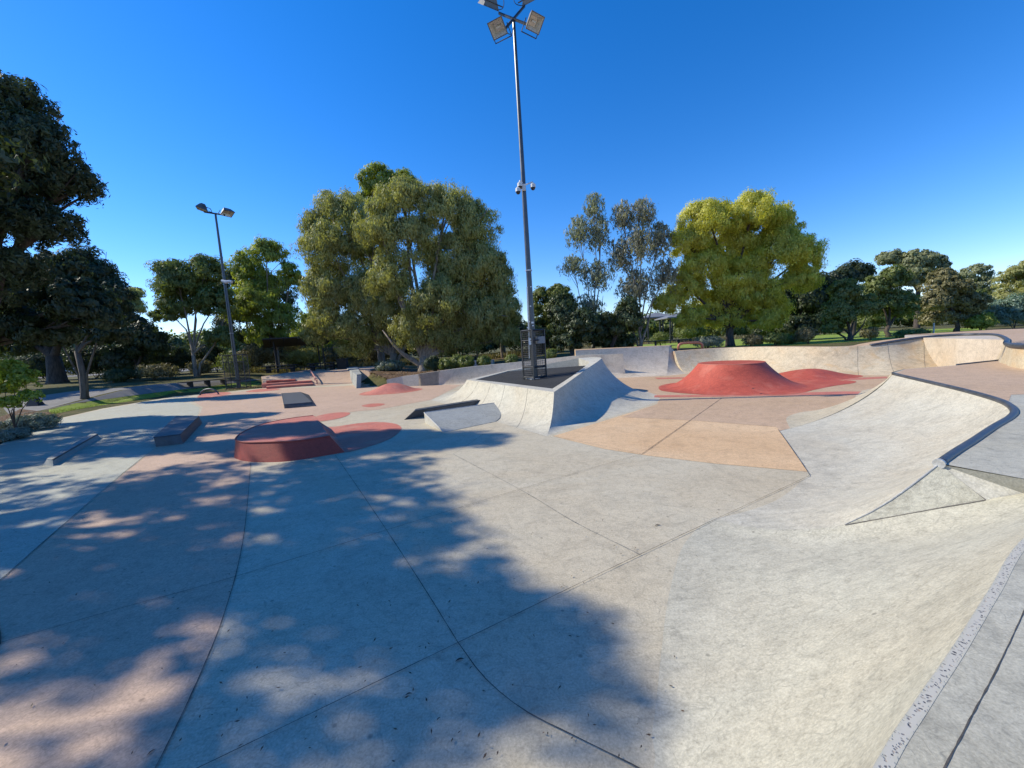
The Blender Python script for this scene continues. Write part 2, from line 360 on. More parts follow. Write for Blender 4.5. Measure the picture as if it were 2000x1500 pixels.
def unit(a): return a/np.maximum(np.linalg.norm(a, axis=1, keepdims=True), 1e-6)
def foliage(name, blobs, n, size, seed, droop=.5, clump=.26, subs=None, hollow=.55, asp=.28, string=0.0):
    """blobs: (centre, (rx,ry,rz)); leaves gather in sub-clumps over each blob's shell so gaps stay between them"""
    rng = np.random.default_rng(seed); Cs = []; T = []; No = []
    wts = np.array([ (b[1][0]*b[1][2])**1.0 for b in blobs]); wts /= wts.sum()
    for (c, r), w in zip(blobs, wts):
        c = np.array(c); r = np.array(r); k = max(60, int(n*w)); r0 = r.mean()
        ns = subs or int(max(14, 5.5/(clump**2)))
        d = unit(rng.normal(size=(ns, 3))); d[:, 2] = np.where(d[:, 2] < -.8, -d[:, 2], d[:, 2])
        rad = hollow+(1-hollow)*rng.random(ns)**.6
        sc = c+d*rad[:, None]*r*(1-clump*.45)
        sr = clump*r0*rng.uniform(.6, 1.35, ns); st = rng.random(ns)
        idx = rng.integers(0, ns, k)
        q = unit(rng.normal(size=(k, 3)))*(rng.random(k)**.42)[:, None]*sr[idx][:, None]
        q[:, 2] *= .72
        if string > 0:
            q[:, 2] -= rng.random(k)**1.5*string*sr[idx]*2.2
        p = sc[idx]+q
        No.append(unit(q)*1.0+unit(d[idx])*.75+np.array([0, 0, .25])+rng.normal(size=(k, 3))*.42); Cs.append(p); T.append(.22+.38*st[idx]+.40*rng.random(k))
    C = np.concatenate(Cs); T = np.concatenate(T); k = len(C)
    n_ = unit(np.concatenate(No)); D = rng.normal(size=(k, 3))+np.array([0, 0, -1.0])*droop*2.4; D = unit(D-(D*n_).sum(1, keepdims=True)*n_); W = unit(np.cross(D, n_))
    L_ = size*1.15*rng.uniform(.6, 1.3, k)
    return quads_mesh(name, C, D, W, L_, L_*asp*rng.uniform(.7, 1.3, k), np.clip(T, 0, 1))
def limbs(mb, base, blobs, r, fork, lean, rng, twigs=4, n=8):
    b = Vector(base); 
    top = b+Vector((lean[0], lean[1], fork))
    p1 = b.lerp(top, .5)+Vector((rng.uniform(-.15, .15), rng.uniform(-.1, .1), 0))
    mb.tube([b-Vector((0, 0, .2)), b+Vector((0, 0, .25)), p1, top], [r*1.45, r*1.08, r*.9, r*.78], n)
    for (c, rr) in blobs:
        c = Vector(c); m = top.lerp(c, .5)+Vector((rng.uniform(-.4, .4), rng.uniform(-.3, .3), rr[2]*.18)); k = .5*r
        mb.tube([top-Vector((0, 0, .15)), top.lerp(m, .5)+Vector((0, 0, .1)), m, c], [k*1.1, k*.85, k*.6, k*.3], 6, False)
        for _ in range(twigs):
            d = Vector((rng.uniform(-1, 1), rng.uniform(-1, 1), rng.uniform(-.2, 1))); e = c+Vector((d.x*rr[0], d.y*rr[1], d.z*rr[2]))*.8
            s = m.lerp(c, rng.uniform(.3, 1)); mb.tube([s, s.lerp(e, .5)+Vector((0, 0, rr[2]*.1)), e], [k*.33, k*.2, k*.06], 4, False)
seedn = [100]
def tree(name, label, base, blobs, leaf, bark, n, size, r=.25, fork=None, lean=(0, 0), Y=None, group=None, cat='tree', depth=.85, stems=None, twigs=4, **kw):
    """base pixel + crown blobs given as pixel (u, v, ru, rv[, depth shift m]) at the tree's own depth"""
    seedn[0] += 1; rng = random.Random(seedn[0])
    if Y is None: p = hit(*base)
    else:
        q = atd(base[0], base[1], Y); p = Vector((q.x, Y, g(q.x, Y)))
    Y = p.y; B = []
    for bl in blobs:
        u, v, ru, rv = bl[:4]; dy = bl[4] if len(bl) > 4 else rng.uniform(-.4, .4)*ru/F*Y
        c = atd(u, v, Y+dy); B.append((tuple(c), (ru/F*(Y+dy), depth*(ru+rv)/2/F*(Y+dy), rv/F*(Y+dy))))
    low = min(b[0][2]-b[1][2] for b in B)
    fork = fork or max(.6, (low-p.z)*.9+.3)
    t = empty(name, p, label, cat, group)
    mb = MB(); limbs(mb, p, B, r, fork, lean, rng, twigs)
    if stems:
        for (du, r2, ln) in stems:
            mb.tube([p+Vector((du*.3, 0, -.2)), p+Vector((du*.6, .1, fork*.5)), p+Vector((du+ln, .2, fork*1.25)), p+Vector((du+ln*1.8, .2, fork*2.0)), p+Vector((du+ln*2.6, .3, fork*3.0))], [r2*1.3, r2, r2*.8, r2*.5, r2*.2], 7)
    mb.build('trunk', M[bark], t, smooth=True)
    me = foliage('crown', B, n, size, seedn[0], **kw)
    link('crown', me, LM[leaf], t)
    return t
def shrub(name, label, base, w, h, leaf, n, size, group=None, cat='shrub', Y=None, **kw):
    seedn[0] += 1; rng = random.Random(seedn[0])
    p = hit(*base) if Y is None else Vector((atd(base[0], base[1], Y).x, Y, g(atd(base[0], base[1], Y).x, Y)))
    W, Hh = w/F*p.y, h/F*p.y
    t = empty(name, p, label, cat, group)
    B = [((p.x+rng.uniform(-.28, .28)*W, p.y+rng.uniform(-.2, .2)*W, p.z+Hh*rng.uniform(.38, .58)), (W*.33, W*.33, Hh*.45)) for _ in range(4)]
    mb = MB()
    for (c, r_) in B:
        mb.tube([p-Vector((0, 0, .1)), Vector(p).lerp(Vector(c), .5)+Vector((0, 0, .1)), Vector(c)], [.035, .025, .012], 5)
    mb.build('stem', M['bark_dark'], t)
    kw.setdefault('clump', .34); kw.setdefault('hollow', .3)
    link('foliage', foliage('foliage', B, n, size, seedn[0], **kw), LM[leaf], t)
    return t
# ================================================================== GROUND
def build_ground():
    xs = np.concatenate([-np.geomspace(900, 46, 22), np.arange(-45, 46, 1.0), np.geomspace(46, 900, 22)])
    ys = np.concatenate([[-200, -80, -30, -12], np.arange(-8, 60, .8), np.geomspace(60, 1200, 26)])
    vs = [(x, y, g(x, y)) for y in ys for x in xs]; w = len(xs)
    fs = [(j*w+i, j*w+i+1, (j+1)*w+i+1, (j+1)*w+i) for j in range(len(ys)-1) for i in range(w-1)]
    # the ground is open where the skatepark floor and decks lie (they cover it from 5 cm above)
    me = bpy.data.meshes.new('ground'); me.from_pydata(vs, [], fs)
    tag(link('ground', me, M['grass'], smooth=True), kind='structure')
build_ground()
def drape(name, pts, mat, dz, step=1.0, kind='structure'):
    """polygon draped over the terrain"""
    P2 = [(p.x, p.y) for p in pts]; x0, x1 = min(p[0] for p in P2), max(p[0] for p in P2); y0, y1 = min(p[1] for p in P2), max(p[1] for p in P2)
    bm = bmesh.new(); f = bm.faces.new([bm.verts.new((p[0], p[1], 0)) for p in P2])
    for a, lo, hi in ((0, x0, x1), (1, y0, y1)):
        k = lo+step
        while k < hi:
            co = Vector((k, 0, 0)) if a == 0 else Vector((0, k, 0)); no = Vector((1, 0, 0)) if a == 0 else Vector((0, 1, 0))
            bmesh.ops.bisect_plane(bm, geom=bm.verts[:]+bm.edges[:]+bm.faces[:], plane_co=co, plane_no=no); k += step
    for v in bm.verts: v.co.z = g(v.co.x, v.co.y)+dz
    bmesh.ops.triangulate(bm, faces=bm.faces[:])
    for f in bm.faces:
        f.normal_update()
        if f.normal.z < 0: f.normal_flip()
    me = bpy.data.meshes.new(name); bm.to_mesh(me); bm.free()
    return tag(link(name, me, mat), kind=kind)
# ------------------------------------------------------------------ skatepark floor
fl = [Vector((-19.6, 11, 0)), at(0, 868), at(60, 838), at(120, 816), at(200, 798), at(300, 781), at(345, 774), at(420, 768), at(470, 762), at(520, 757.5), at(610, 754), at(700, 748.5), at(750, 744),
      Vector((-8.0, 28.2, 0)), Vector((4, 27.6, 0)), Vector((14, 27, 0)), Vector((22, 23, 0)), Vector((24, 14, 0)), Vector((12, 4, 0)), Vector((4, -2, 0)), Vector((-4, -6, 0)), Vector((-24, -6, 0)), Vector((-23, 4, 0))]
sheet('skatepark_floor', fl, M['floor'], 0.0)
Z1, Z2, Z3 = .004, .008, .012
sheet('blue_grey_paving', [Vector((-19.4, 10.9, 0)), at(0, 869.5), at(62, 839), at(120, 817.5), at(200, 800), at(280, 786), at(330, 783), at(372, 788), at(390, 796), at(388, 808), at(370, 830), at(330, 855), at(300, 877), at(240, 925), at(180, 978), at(100, 1046), at(0, 1135), at(-160, 1290), at(-700, 1800), Vector((-9, 2, 0)), Vector((-19, 5, 0))], M['bluegrey'], Z1)
sheet('beige_paving', [at(0, 1136.5), at(100, 1047.5), at(181, 979), at(241, 926), at(301, 878), at(331, 856), at(371, 831), at(391, 808), at(396, 795), at(372, 781), at(420, 770), at(520, 760), at(610, 757), at(700, 752), at(752, 748), at(900, 752), at(842, 781), at(740, 800), at(700, 803), at(640, 812), at(560, 850), at(495, 890), at(489, 908), at(484, 980), at(476, 1050), at(460, 1128), at(430, 1225), at(400, 1300), at(360, 1390), at(306, 1500), at(230, 1640), at(60, 1900), at(-690, 1802)], M['beige'], Z1+.0005)
sheet('tan_paving', [at(1080, 852), at(1180, 877), at(1265, 890), at(1400, 906), at(1577, 921.5), at(1545, 875), at(1522, 842), at(1700, 800), Vector((16.5, 13.5, 0)), Vector((22, 17, 0)), at(1694, 728), at(1540, 727), at(1349, 727), at(1190, 737), at(1180, 748), at(1225, 762), at(1290, 775), at(1283, 790), at(1180, 822)], M['tan'], Z1)
sheet('brown_paving', [at(1215, 815), at(1360, 822), at(1516, 834), at(1522, 842), at(1700, 800), Vector((16.4, 13.5, 0)), Vector((21.9, 17, 0)), at(1694, 729), at(1540, 728), at(1349, 728), at(1190, 738), at(1182, 748), at(1227, 762), at(1291, 775), at(1284, 789)], M['brown'], Z2)
sheet('red_patch', [at(612, 826), at(630, 832), at(650, 834), at(700, 827), at(740, 824.5), at(772, 828), at(784, 836), at(778, 846), at(762, 857), at(735, 868), at(705, 877), at(674, 884), at(640, 880), at(620, 850)], M['red2'], Z2, smooth=4)
sheet('red_patch', [at(606, 818), at(640, 808), at(668, 805.5), at(684, 807), at(676, 813), at(655, 819), at(626, 823)], M['red2'], Z2, smooth=4)
sheet('red_patch', [at(706, 793), at(722, 789), at(740, 788), at(752, 789.5), at(742, 793), at(722, 795.5)], M['red2'], Z2, smooth=4)
sheet('red_patch', [at(385, 776), at(400, 768.5), at(440, 766), at(452, 768), at(440, 772), at(405, 779)], M['red2'], Z2, smooth=4)
sheet('red_patch', [at(480, 765), at(505, 760), at(545, 759), at(540, 762), at(500, 766)], M['red2'], Z2, smooth=4)
sheet('red_strip', [at(1245, 777), at(1430, 775), at(1650, 771), at(1880, 775), at(1880, 768), at(1650, 765), at(1430, 770.5), at(1245, 773)], M['red2'], Z3)
sheet('red_strip', [at(1278, 738), at(1340, 737), at(1345, 739.5), at(1285, 741)], M['red2'], Z3)
sheet('red_strip', [at(1640, 740), at(1730, 736), at(1735, 739), at(1650, 743.5)], M['red2'], Z3)
mb = MB()
def jl(pts, w=.0065, z=.016, jit=.35, m=1):
    q = [at(*p) for p in pts]; L = sum((q[i+1]-q[i]).length for i in range(len(q)-1)); ribbon(mb, q, w, z, jit, max(6, int(L*9)))
jl([(395, 1500), (895, 1258)]); jl([(200, 1590), (395, 1500)]); jl([(895, 1258), (1250, 1085), (1580, 931)])
jl([(0, 1258), (230, 1192), (460, 1128), (755, 1037)]); jl([(-300, 1345), (0, 1258)]); jl([(755, 1037), (1015, 957), (1140, 920), (1255, 887)]); jl([(1255, 887), (1410, 778)], .014)
jl([(655, 890), (700, 955), (755, 1037), (825, 1145), (895, 1258)]); jl([(895, 1258), (945, 1325), (1020, 1388), (1120, 1440), (1240, 1500), (1300, 1535)], .007)
jl([(885, 888), (1015, 957), (1120, 1020), (1250, 1085)], .0045)
jl([(490, 905), (484, 980), (476, 1050), (460, 1128), (430, 1225), (400, 1300), (360, 1390), (306, 1500), (230, 1640)], .006)
jl([(0, 1136), (100, 1047), (240, 925.5), (300, 878)], .008); jl([(0, 1262), (-6, 1235), (-14, 1215)], .03)
jl([(1255, 888), (1080, 852)], .005); jl([(1580, 931), (1577, 922), (1545, 875), (1520, 840)], .009)
jl([(1067, 853), (980, 832), (885, 888)], .006)
tag(mb.build('paving_joints', M['joint']), kind='structure')
_p0, _p1, _p2 = at(1835, 906, .995), at(1650, 1025.5, .3), at(1925, 976, .715)
_pn = (_p1-_p0).cross(_p2-_p0).normalized()
def wp(u, v, off=0):
    d = ray(u, v); o_ = Vector((0, 0, H)); return o_+d*((_p0-o_).dot(_pn)/d.dot(_pn)+off)
# ------------------------------------------------------------------ near bank (the camera stands on its deck)
D = 1.0
sec = [arc((-4.6, -.6, 0), (-3.4, -1.7, D), 55), arc((-2.3, .65, 0), (-1.2, -.42, D), 55), arc((-.6, 1.45, 0), (.25, .6, D), 55)]
tops = [(1.14, 1.19, D), (1.52, 1.42, D), (1.95, 1.67, D), (2.55, 2.03, D), (3.4, 2.53, D)]
feet = [at(1245, 1540), at(1275, 1420), at(1290, 1290), at(1305, 1170), at(1330, 1075)]
sec += [arc(f, t, 52) for f, t in zip(feet, tops)]
seam = [at(1390, 1012, .0), at(1470, 1030, .06), at(1560, 1034, .15), at(1650, 1025, .3), wp(1740, 1008), wp(1835, 991), at(1925, 976, .715), at(2000, 963, .82), at(2120, 945, .93), Vector((5.6, 3.45, D))]
mid = arc(at(1360, 1035), Vector((4.6, 3.05, D)), 45); sec += [mid, seam]
Bk = skin(sec, 40, 110)
tag(skin_obj('concrete_bank', Bk, M['bank'], skirt=-.06), 'wide smooth grey concrete bank curving down from the deck at the lower right corner', 'concrete bank')
def on_skin(B, t, s): # t along sections 0..1, s foot..top
    nv, nu, _ = B.shape; i = min(nv-1.001, t*(nv-1)); j = min(nu-1.001, s*(nu-1)); a, b = int(i), int(j); fi, fj = i-a, j-b
    q = (B[a, b]*(1-fi)+B[a+1, b]*fi)*(1-fj)+(B[a, b+1]*(1-fi)+B[a+1, b+1]*fi)*fj
    return Vector(q)
# worn exposed aggregate band along the lip, laid 4 mm proud of the bank
lip = [list(Bk[i, -1]) for i in range(0, 108)]
lip_v = [Vector(p) for p in lip]
def offs(pts, d, z):
    out = []
    for i, p in enumerate(pts):
        t = pts[min(i+1, len(pts)-1)]-pts[max(i-1, 0)]; t.z = 0; t.normalize(); out.append(Vector((p.x+t.y*d, p.y-t.x*d, z)))
    return out
a0 = offs(lip_v, .001, D+.0012); a1 = offs(lip_v, .042, D+.0012)
rng0 = random.Random(3)
band = [[p.lerp(q, k/8) for k in range(9)] for p, q in zip(a0, a1)]
deckpts = [Vector(p) for p in lip_v]+[Vector((5.6, 3.45, D)), Vector((7.5, 3.3, D)), Vector((24, 3, D)), Vector((24, -8, D)), Vector((0, -8, D)), Vector((-5, -5, D))]
sheet('near_deck', deckpts, M['deck'], D)
o = skin_obj('aggregate_band', np.array([[tuple(q) for q in r] for r in band]), M['agg'], smooth=False); tag(o, kind='structure')
ea = o.data.attributes.new('edge', 'FLOAT', 'POINT'); ea.data.foreach_set('value', [abs(k/8-.5)*2 for _ in band for k in range(9)])
mb = MB(); ribbon(mb, offs(lip_v, .135, D+.002), .0045, D+.002, .5); tag(mb.build('deck_joint', M['joint']), kind='structure')
# ------------------------------------------------------------------ right quarter pipe with steel coping
cop = [at(1745, 730, D), at(1790, 740.5, D), at(1840, 752, D), at(1890, 764, D), at(1940, 778, D), at(1968, 789, D), at(1981, 803, D), at(1972, 816, D), at(1940, 835, D), at(1900, 862, D), at(1868, 882, D), at(1835, 905, D)]
ft = [at(1520, 842), at(1528, 855), at(1540, 873), at(1558, 900), at(1577, 926), at(1560, 945), at(1535, 965), at(1510, 980), at(1470, 995), at(1440, 1003), at(1415, 1009)]
secs = [arc(f, c, 60) for f, c in zip(ft, cop[:-1])]
seam2 = [at(1390, 1012, .0), at(1470, 1030, .06), at(1560, 1034, .15), at(1650, 1025, .3), wp(1700, 1001), wp(1740, 977), wp(1775, 952), wp(1805, 929), at(1835, 905, D)]
Bq = skin(secs+[seam2], 36, 90)
qp = tag(skin_obj('quarter_pipe', Bq, M['quarter'], skirt=-.05), 'pale worn concrete quarter pipe edged by a dark steel coping pipe at right', 'quarter pipe')
hipS = [arc(Vector((17.5, 14.6, 0)), at(1767, 720.5, D), 45), arc(at(1700, 757), at(1742, 727, D), 45), arc(at(1655, 783), at(1744, 729, D), 48), arc(at(1600, 800), at(1745, 730, D), 50), arc(at(1550, 806), at(1745.5, 730.2, D), 50), arc(at(1516, 818), at(1745, 730, D), 50), arc(at(1520, 842), at(1745, 730, D), 50)]
skin_obj('hip', skin(hipS, 30, 40), M['hip'], qp, skirt=-.05)
cp = [Vector(p) for p in cr(cop, 70)]
mb = MB(); mb.tube([p+Vector((0, 0, -.005)) for p in cp], .046, 14); mb.build('coping', M['coping'], qp, smooth=True)
e = cp[-1]; dr = (cp[-1]-cp[-3]).normalized(); mb = MB(); mb.tube([e-dr*.01, e+dr*.03], .05, 18); mb.build('coping_end', M['endcap'], qp)
# right deck
dk = [p for p in cp]+[at(2000, 935, D), Vector((5.6, 3.45, D)), Vector((7.5, 3.3, D)), Vector((24, 3, D)), Vector((24, 13.9, D)), at(2000, 698.5, D), at(1868, 713.5, D), at(1767, 721, D), at(1742, 728, D)]
dk = [Vector((p.x, p.y, D)) for p in dk]
sheet('upper_deck', dk, M['deck'], D)
sheet('brown_deck', [Vector(p)+Vector((.0, 0, 0)) for p in cr(cop[:6], 20)]+[at(1975, 771, D), at(2100, 768, D), Vector((24, 9, D)), Vector((24, 13.8, D)), at(2000, 699, D), at(1868, 714, D), at(1768, 721.5, D)], M['brown'], D+.003)
mb = MB(); q = [at(1869, 713, D), at(1935, 706, D), at(2000, 698, D), Vector((24, 13.9, D))]
mb.tube([p+Vector((0, 0, .01)) for p in q], .03, 10); tag(mb.build('steel_coping', M['steel'], smooth=True), 'thin dark steel edging along the far side of the brown deck at right', 'coping rail')
mb = MB(); edge_ = [Vector((24, 3, D-.006)), Vector((24, 13.9, D-.006)), at(2000, 698.5, D-.006), at(1868, 713.5, D-.006), at(1767, 721, D-.006)]
for a, b in zip(edge_, edge_[1:]): mb.add([a, b, Vector((b.x, b.y, -.05)), Vector((a.x, a.y, -.05))], [(0, 1, 2, 3)])
tag(mb.build('deck_edge', M['wall']), kind='structure')
# wedge between quarter pipe end and near bank
W0 = at(1835, 907, D-.01); W1 = at(1650, 1025.5, .3); W2 = at(1925, 976, .715); W3 = at(2000, 964, .815); W4 = at(2000, 936, D-.004); W5 = Vector((5.6, 3.45, D-.004))
mb = MB(); e1 = [wp(1650, 1025, -.006), wp(1700, 1001.5, -.006), wp(1740, 977.5, -.006), wp(1775, 952.5, -.006), wp(1805, 929.5, -.006), wp(1835, 906, -.006)]
mb.add(e1+[wp(1925, 977, -.006), wp(1835, 993, -.006), wp(1740, 1010, -.006)], [(0, 1, 2, 3, 4, 5, 6, 7, 8)])
mb.build('left_facet', M['wedge'], None); wl = bpy.context.scene.objects['left_facet']
wt = empty('concrete_wedge', W1, 'mottled greenish concrete wedge closing the near end of the coping, between quarter pipe and bank', 'concrete wedge')
wl.name = 'facet'; wl.parent = wt; wl.matrix_parent_inverse = Matrix.Translation(-W1)
mb = MB(); mb.add([W0, W4, W5, Vector((5.55, 3.42, .92)), W3, W2], [(0, 1, 4, 5), (1, 2, 3, 4)]); mb.build('facet', M['rim'], wt)
mb = MB(); mb.tube([W0+Vector((0, 0, -.03)), W2+Vector((0, 0, .0))], .006, 5); mb.build('facet_joint', M['joint2'], wt)
mb = MB(); mb.tube([wp(1650, 1025, -.008), wp(1740, 1009.5, -.008), wp(1835, 992, -.008), wp(1925, 976.5, -.008)], .005, 5); mb.build('facet_joint', M['joint2'], wt)
# lighter chipped edge running along the wedge
mb = MB(); mb.tube([p+Vector((0, 0, .004)) for p in e1], [.003, .005, .006, .007, .007, .006], 6); mb.build('chipped_edge', M['endcap'], wt)
# ------------------------------------------------------------------ far bowl wall
rim = [((1318, 686), 1.38, (1343, 730), 26.0), ((1370, 682), 1.42, (1375, 729), 25.8), ((1424, 679), 1.45, (1424, 728.5), 25.4), ((1485, 677.5), 1.44, (1490, 730.5), 23.9), ((1550, 677.5), 1.43, (1550, 733), 22.4), ((1620, 677.5), 1.38, (1620, 734), 21.2), ((1690, 675), 1.36, (1694, 734), 20.6), ((1735, 668.5), 1.42, (1755, 735), 20.5), ((1790, 660.5), 1.5, (1800, 733), 20.6), ((1850, 655), 1.58, (1840, 729), 20.4), ((1905, 653), 1.6, (1870, 724), 19.6), ((1945, 654.5), 1.58, (1885, 727), 18.2)]
fs_, ts_ = [], []
for (u, v), z, (fu, fv), Y in rim:
    t = atd(u, v, Y); fs_.append(at(fu, fv)); ts_.append(t)
rz_ = ts_[-1].z
ext = [(at(1965, 662, rz_)), at(1966, 671, rz_), at(1985, 675.5, rz_), at(2040, 678, rz_), at(2150, 680, rz_)]
ts_ += ext; fs_ += [at(1895, 731), at(1900, 738), at(1925, 745), at(1990, 752), at(2100, 758)]
Bw = skin([arc(f, t, 55) for f, t in zip(fs_, ts_)], 24, 120)
bw = tag(skin_obj('bowl_wall', Bw, M['bowl'], skirt=-.05), 'long curved cream and tan stained concrete bowl wall across the back right', 'bowl wall')
mb = MB(); mb.tube([Vector(p) for p in Bw[46:, -1]], .07, 10); mb.build('coping', M['coping'], bw, smooth=True)
mb = MB()
for tt in (.36, .435, .515, .66): mb.tube([on_skin(Bw, tt, s/20)+Vector((0, -.004, .004)) for s in range(21)], .0045, 5)
mb.build('wall_joint', M['joint2'], bw, smooth=True)
back = [Vector(p) for p in Bw[:, -1]]; bk2 = []
for i, p in enumerate(back):
    t = back[min(i+1, len(back)-1)]-back[max(i-1, 0)]; t.z = 0; t.normalize(); n_ = Vector((-t.y, t.x, 0))
    bk2.append(p+n_*1.3+Vector((0, 0, -.03)))
dkB = np.array([[tuple(p+Vector((0, 0, -.004))), tuple((p+q)/2), tuple(q)] for p, q in zip(back[:80], bk2[:80])])
tag(skin_obj('bowl_deck', dkB, M['brown'], skirt=-.1), kind='structure')
rd = [tuple(p) for p in ext]
sheet('far_deck', back[79:86]+[ext[0], ext[1], ext[2], ext[3], ext[4], Vector((34, 17, rz_)), Vector((32, 26, rz_)), Vector((26, 26, rz_)), bk2[79]], M['brown'], rz_-.012)
pf = [(p.x, p.y) for p in [ext[0], ext[1], ext[2], ext[3], ext[4], Vector((34, 17, 0)), Vector((32, 26, 0)), Vector((26, 26, 0)), Vector((22.5, 22.5, 0))]]
mb = MB(); mb.prism(pf, -.05, rz_-.03); tag(mb.build('far_deck_base', M['wall']), kind='structure')
# centre back box with quarter pipe faces
zc = 1.8
def ac(u, v, Y): return atd(u, v, Y)
tl, tr = ac(1124, 684.5, 26.3), ac(1307, 675, 26.6)
cb = empty('raised_quarter_pipe', at(1240, 738), 'raised grey concrete quarter pipe block at the centre back, left of the red hoop rail', 'quarter pipe')
Sx = [arc(at(1128, 742), tl, 46), arc(at(1190, 739.5), tl.lerp(tr, .33), 46), arc(at(1245, 737), tl.lerp(tr, .66), 46), arc(at(1300, 735), tr, 46)]
skin_obj('face', skin(Sx, 20, 40), M['wall'], cb, skirt=-.05)
Sy = [arc(at(1300, 735), tr, 46), arc(at(1340, 731), ac(1316, 684, 26.6), 62), arc(at(1362, 728), ac(1326, 697, 26.8), 55)]
skin_obj('hip', skin(Sy, 16, 24), M['wall'], cb, skirt=-.05)
mb = MB(); d0 = [tl, tr, ac(1312, 674, 28.5), ac(1122, 682.5, 28.5)]
mb.add([p+Vector((0, 0, .006)) for p in d0]+[Vector((p.x, p.y, 0)) for p in d0], [(0, 1, 2, 3), (0, 4, 5, 1), (1, 5, 6, 2), (2, 6, 7, 3), (3, 7, 4, 0)]); mb.build('deck', M['brown'], cb)
# long back wall (left of centre)
lw = [((755, 741.5), (757, 748.5), 27.6), ((785, 735), (787, 747), 27.4), ((817, 731), (826, 752), 27.0), ((870, 723), (868, 752), 26.8), ((925, 716), (925, 750), 26.7), ((1000, 708.5), (1005, 747), 26.6), ((1068, 701.5), (1080, 744), 26.4), ((1137, 694), (1165, 741), 26.0), ((1180, 692.3), (1196, 738), 25.7), ((1217, 690.8), (1226, 736), 25.3)]
T_ = [atd(u, v, Y) for (u, v), f, Y in lw]; F_ = [at(*f) for _, f, Y in lw]
lwE = empty('long_bank_wall', T_[4], 'long low grey concrete bank wall rising from the red mound to behind the lamp pole', 'bank wall')
Bl = skin([arc(f, t, a_) for f, t, a_ in zip(F_[2:], T_[2:], (46, 44, 44, 44, 46, 55, 80, 86))], 18, 70); skin_obj('bank_face', Bl, M['wall'], lwE, skirt=-.05)
mb = MB()
for a, b in ((0, 1), (1, 2)):
    p, q = T_[a], T_[b]; n_ = Vector((.1, .32, 0)); vs = [p, q, q+n_, p+n_]
    mb.add([Vector(v) for v in vs]+[Vector((v.x, v.y, -.05)) for v in vs], [(0, 1, 2, 3), (0, 4, 5, 1), (1, 5, 6, 2), (2, 6, 7, 3), (3, 7, 4, 0)])
mb.build('curb_end', M['rim'], lwE)
cp_ = [Vector(p) for p in Bl[:, -1]]
top2 = np.array([[tuple(p+Vector((0, 0, .004))), tuple(p+Vector((.03, .35, .004)))] for p in cp_[:60]]); skin_obj('wall_top', top2, M['rim'], lwE, skirt=-.05, smooth=False)
tipw = [T_[9], atd(1232, 703, 22.4), at(1186, 724, .45)]
# small grey bump in front of the wall
# ------------------------------------------------------------------ island with the tall mast
zi = .95
Lp, Fp, Rp = at(912, 742, zi), at(1082, 766, zi), at(1175, 700, 1.6)
isl = empty('skate_island', Fp, 'raised grey skate island with curved banks around black asphalt, under the tall mast', 'skate island')
def L3(a, b, t): return Vector(a).lerp(Vector(b), t)
sA = [arc(at(842, 781), L3(Lp, Fp, 0), 62), arc(at(872, 790), L3(Lp, Fp, .16), 62), arc(at(930, 811), L3(Lp, Fp, .42), 62), arc(at(995, 831), L3(Lp, Fp, .72), 62), arc(at(1067, 852), Fp, 62)]
BA = skin(sA, 26, 40); skin_obj('left_bank', BA, M['island'], isl, skirt=-.05).name = 'bank'
rt = [Fp, at(1103, 752, 1.03), at(1125, 736, 1.15), at(1150, 718, 1.36), atd(1168, 706, 17.6), Rp]
rf = [at(1067, 852), at(1120, 834), at(1180, 818), at(1240, 800), at(1284, 783), at(1290, 772)]
BB = skin([arc(f, t, 64) for f, t in zip(rf, rt)], 26, 50); skin_obj('bank', BB, M['island'], isl, skirt=-.05)
Rb = Rp+Vector((-.55, 1.3, .02)); Bb = at(992, 723.5, 1.12)
BC = skin([arc(rf[-1], Rp, 64), arc(at(1262, 764), Rp+Vector((.0, .5, .03)), 60), arc(at(1220, 757), Rb, 60), arc(Vector((3.2, 23.0, 0)), L3(Rb, Bb, .5), 60), arc(Vector((-.4, 24.2, 0)), Bb, 60), arc(Vector((-3.3, 22.3, 0)), L3(Bb, Lp, .6), 60), arc(at(842, 781), Lp, 62)], 20, 60)
skin_obj('bank', BC, M['island'], isl, skirt=-.05)
# rim strip all round, 6 mm above the bank tops
top_loop = [Lp, L3(Lp, Fp, .5), Fp]+rt[1:]+[Rp+Vector((0, .5, .03)), Rb, L3(Rb, Bb, .5), Bb, L3(Bb, Lp, .6), Lp]
inner = [at(929, 741.5, zi), at(1003, 750, zi), at(1079, 759.3, zi), at(1099, 747, 1.03), at(1119, 733.5, 1.14), at(1138, 719.5, 1.33), at(1150, 709.5, 1.44), at(1150, 706, 1.5)]
inner += [inner[-1]+Vector((-.05, .3, .02)), Rb+Vector((-.35, -.35, 0)), L3(Rb, Bb, .5)+Vector((-.1, -.3, 0)), Bb+Vector((.05, -.35, 0)), L3(Bb, Lp, .6)+Vector((.35, -.05, 0)), at(929, 741.5, zi)]
rimM = np.array([[tuple(a+Vector((0, 0, .006))), tuple(b+Vector((0, 0, .006)))] for a, b in zip(top_loop, inner)])
skin_obj('rim', rimM, M['rim'], isl, skirt=zi-.4, smooth=False)
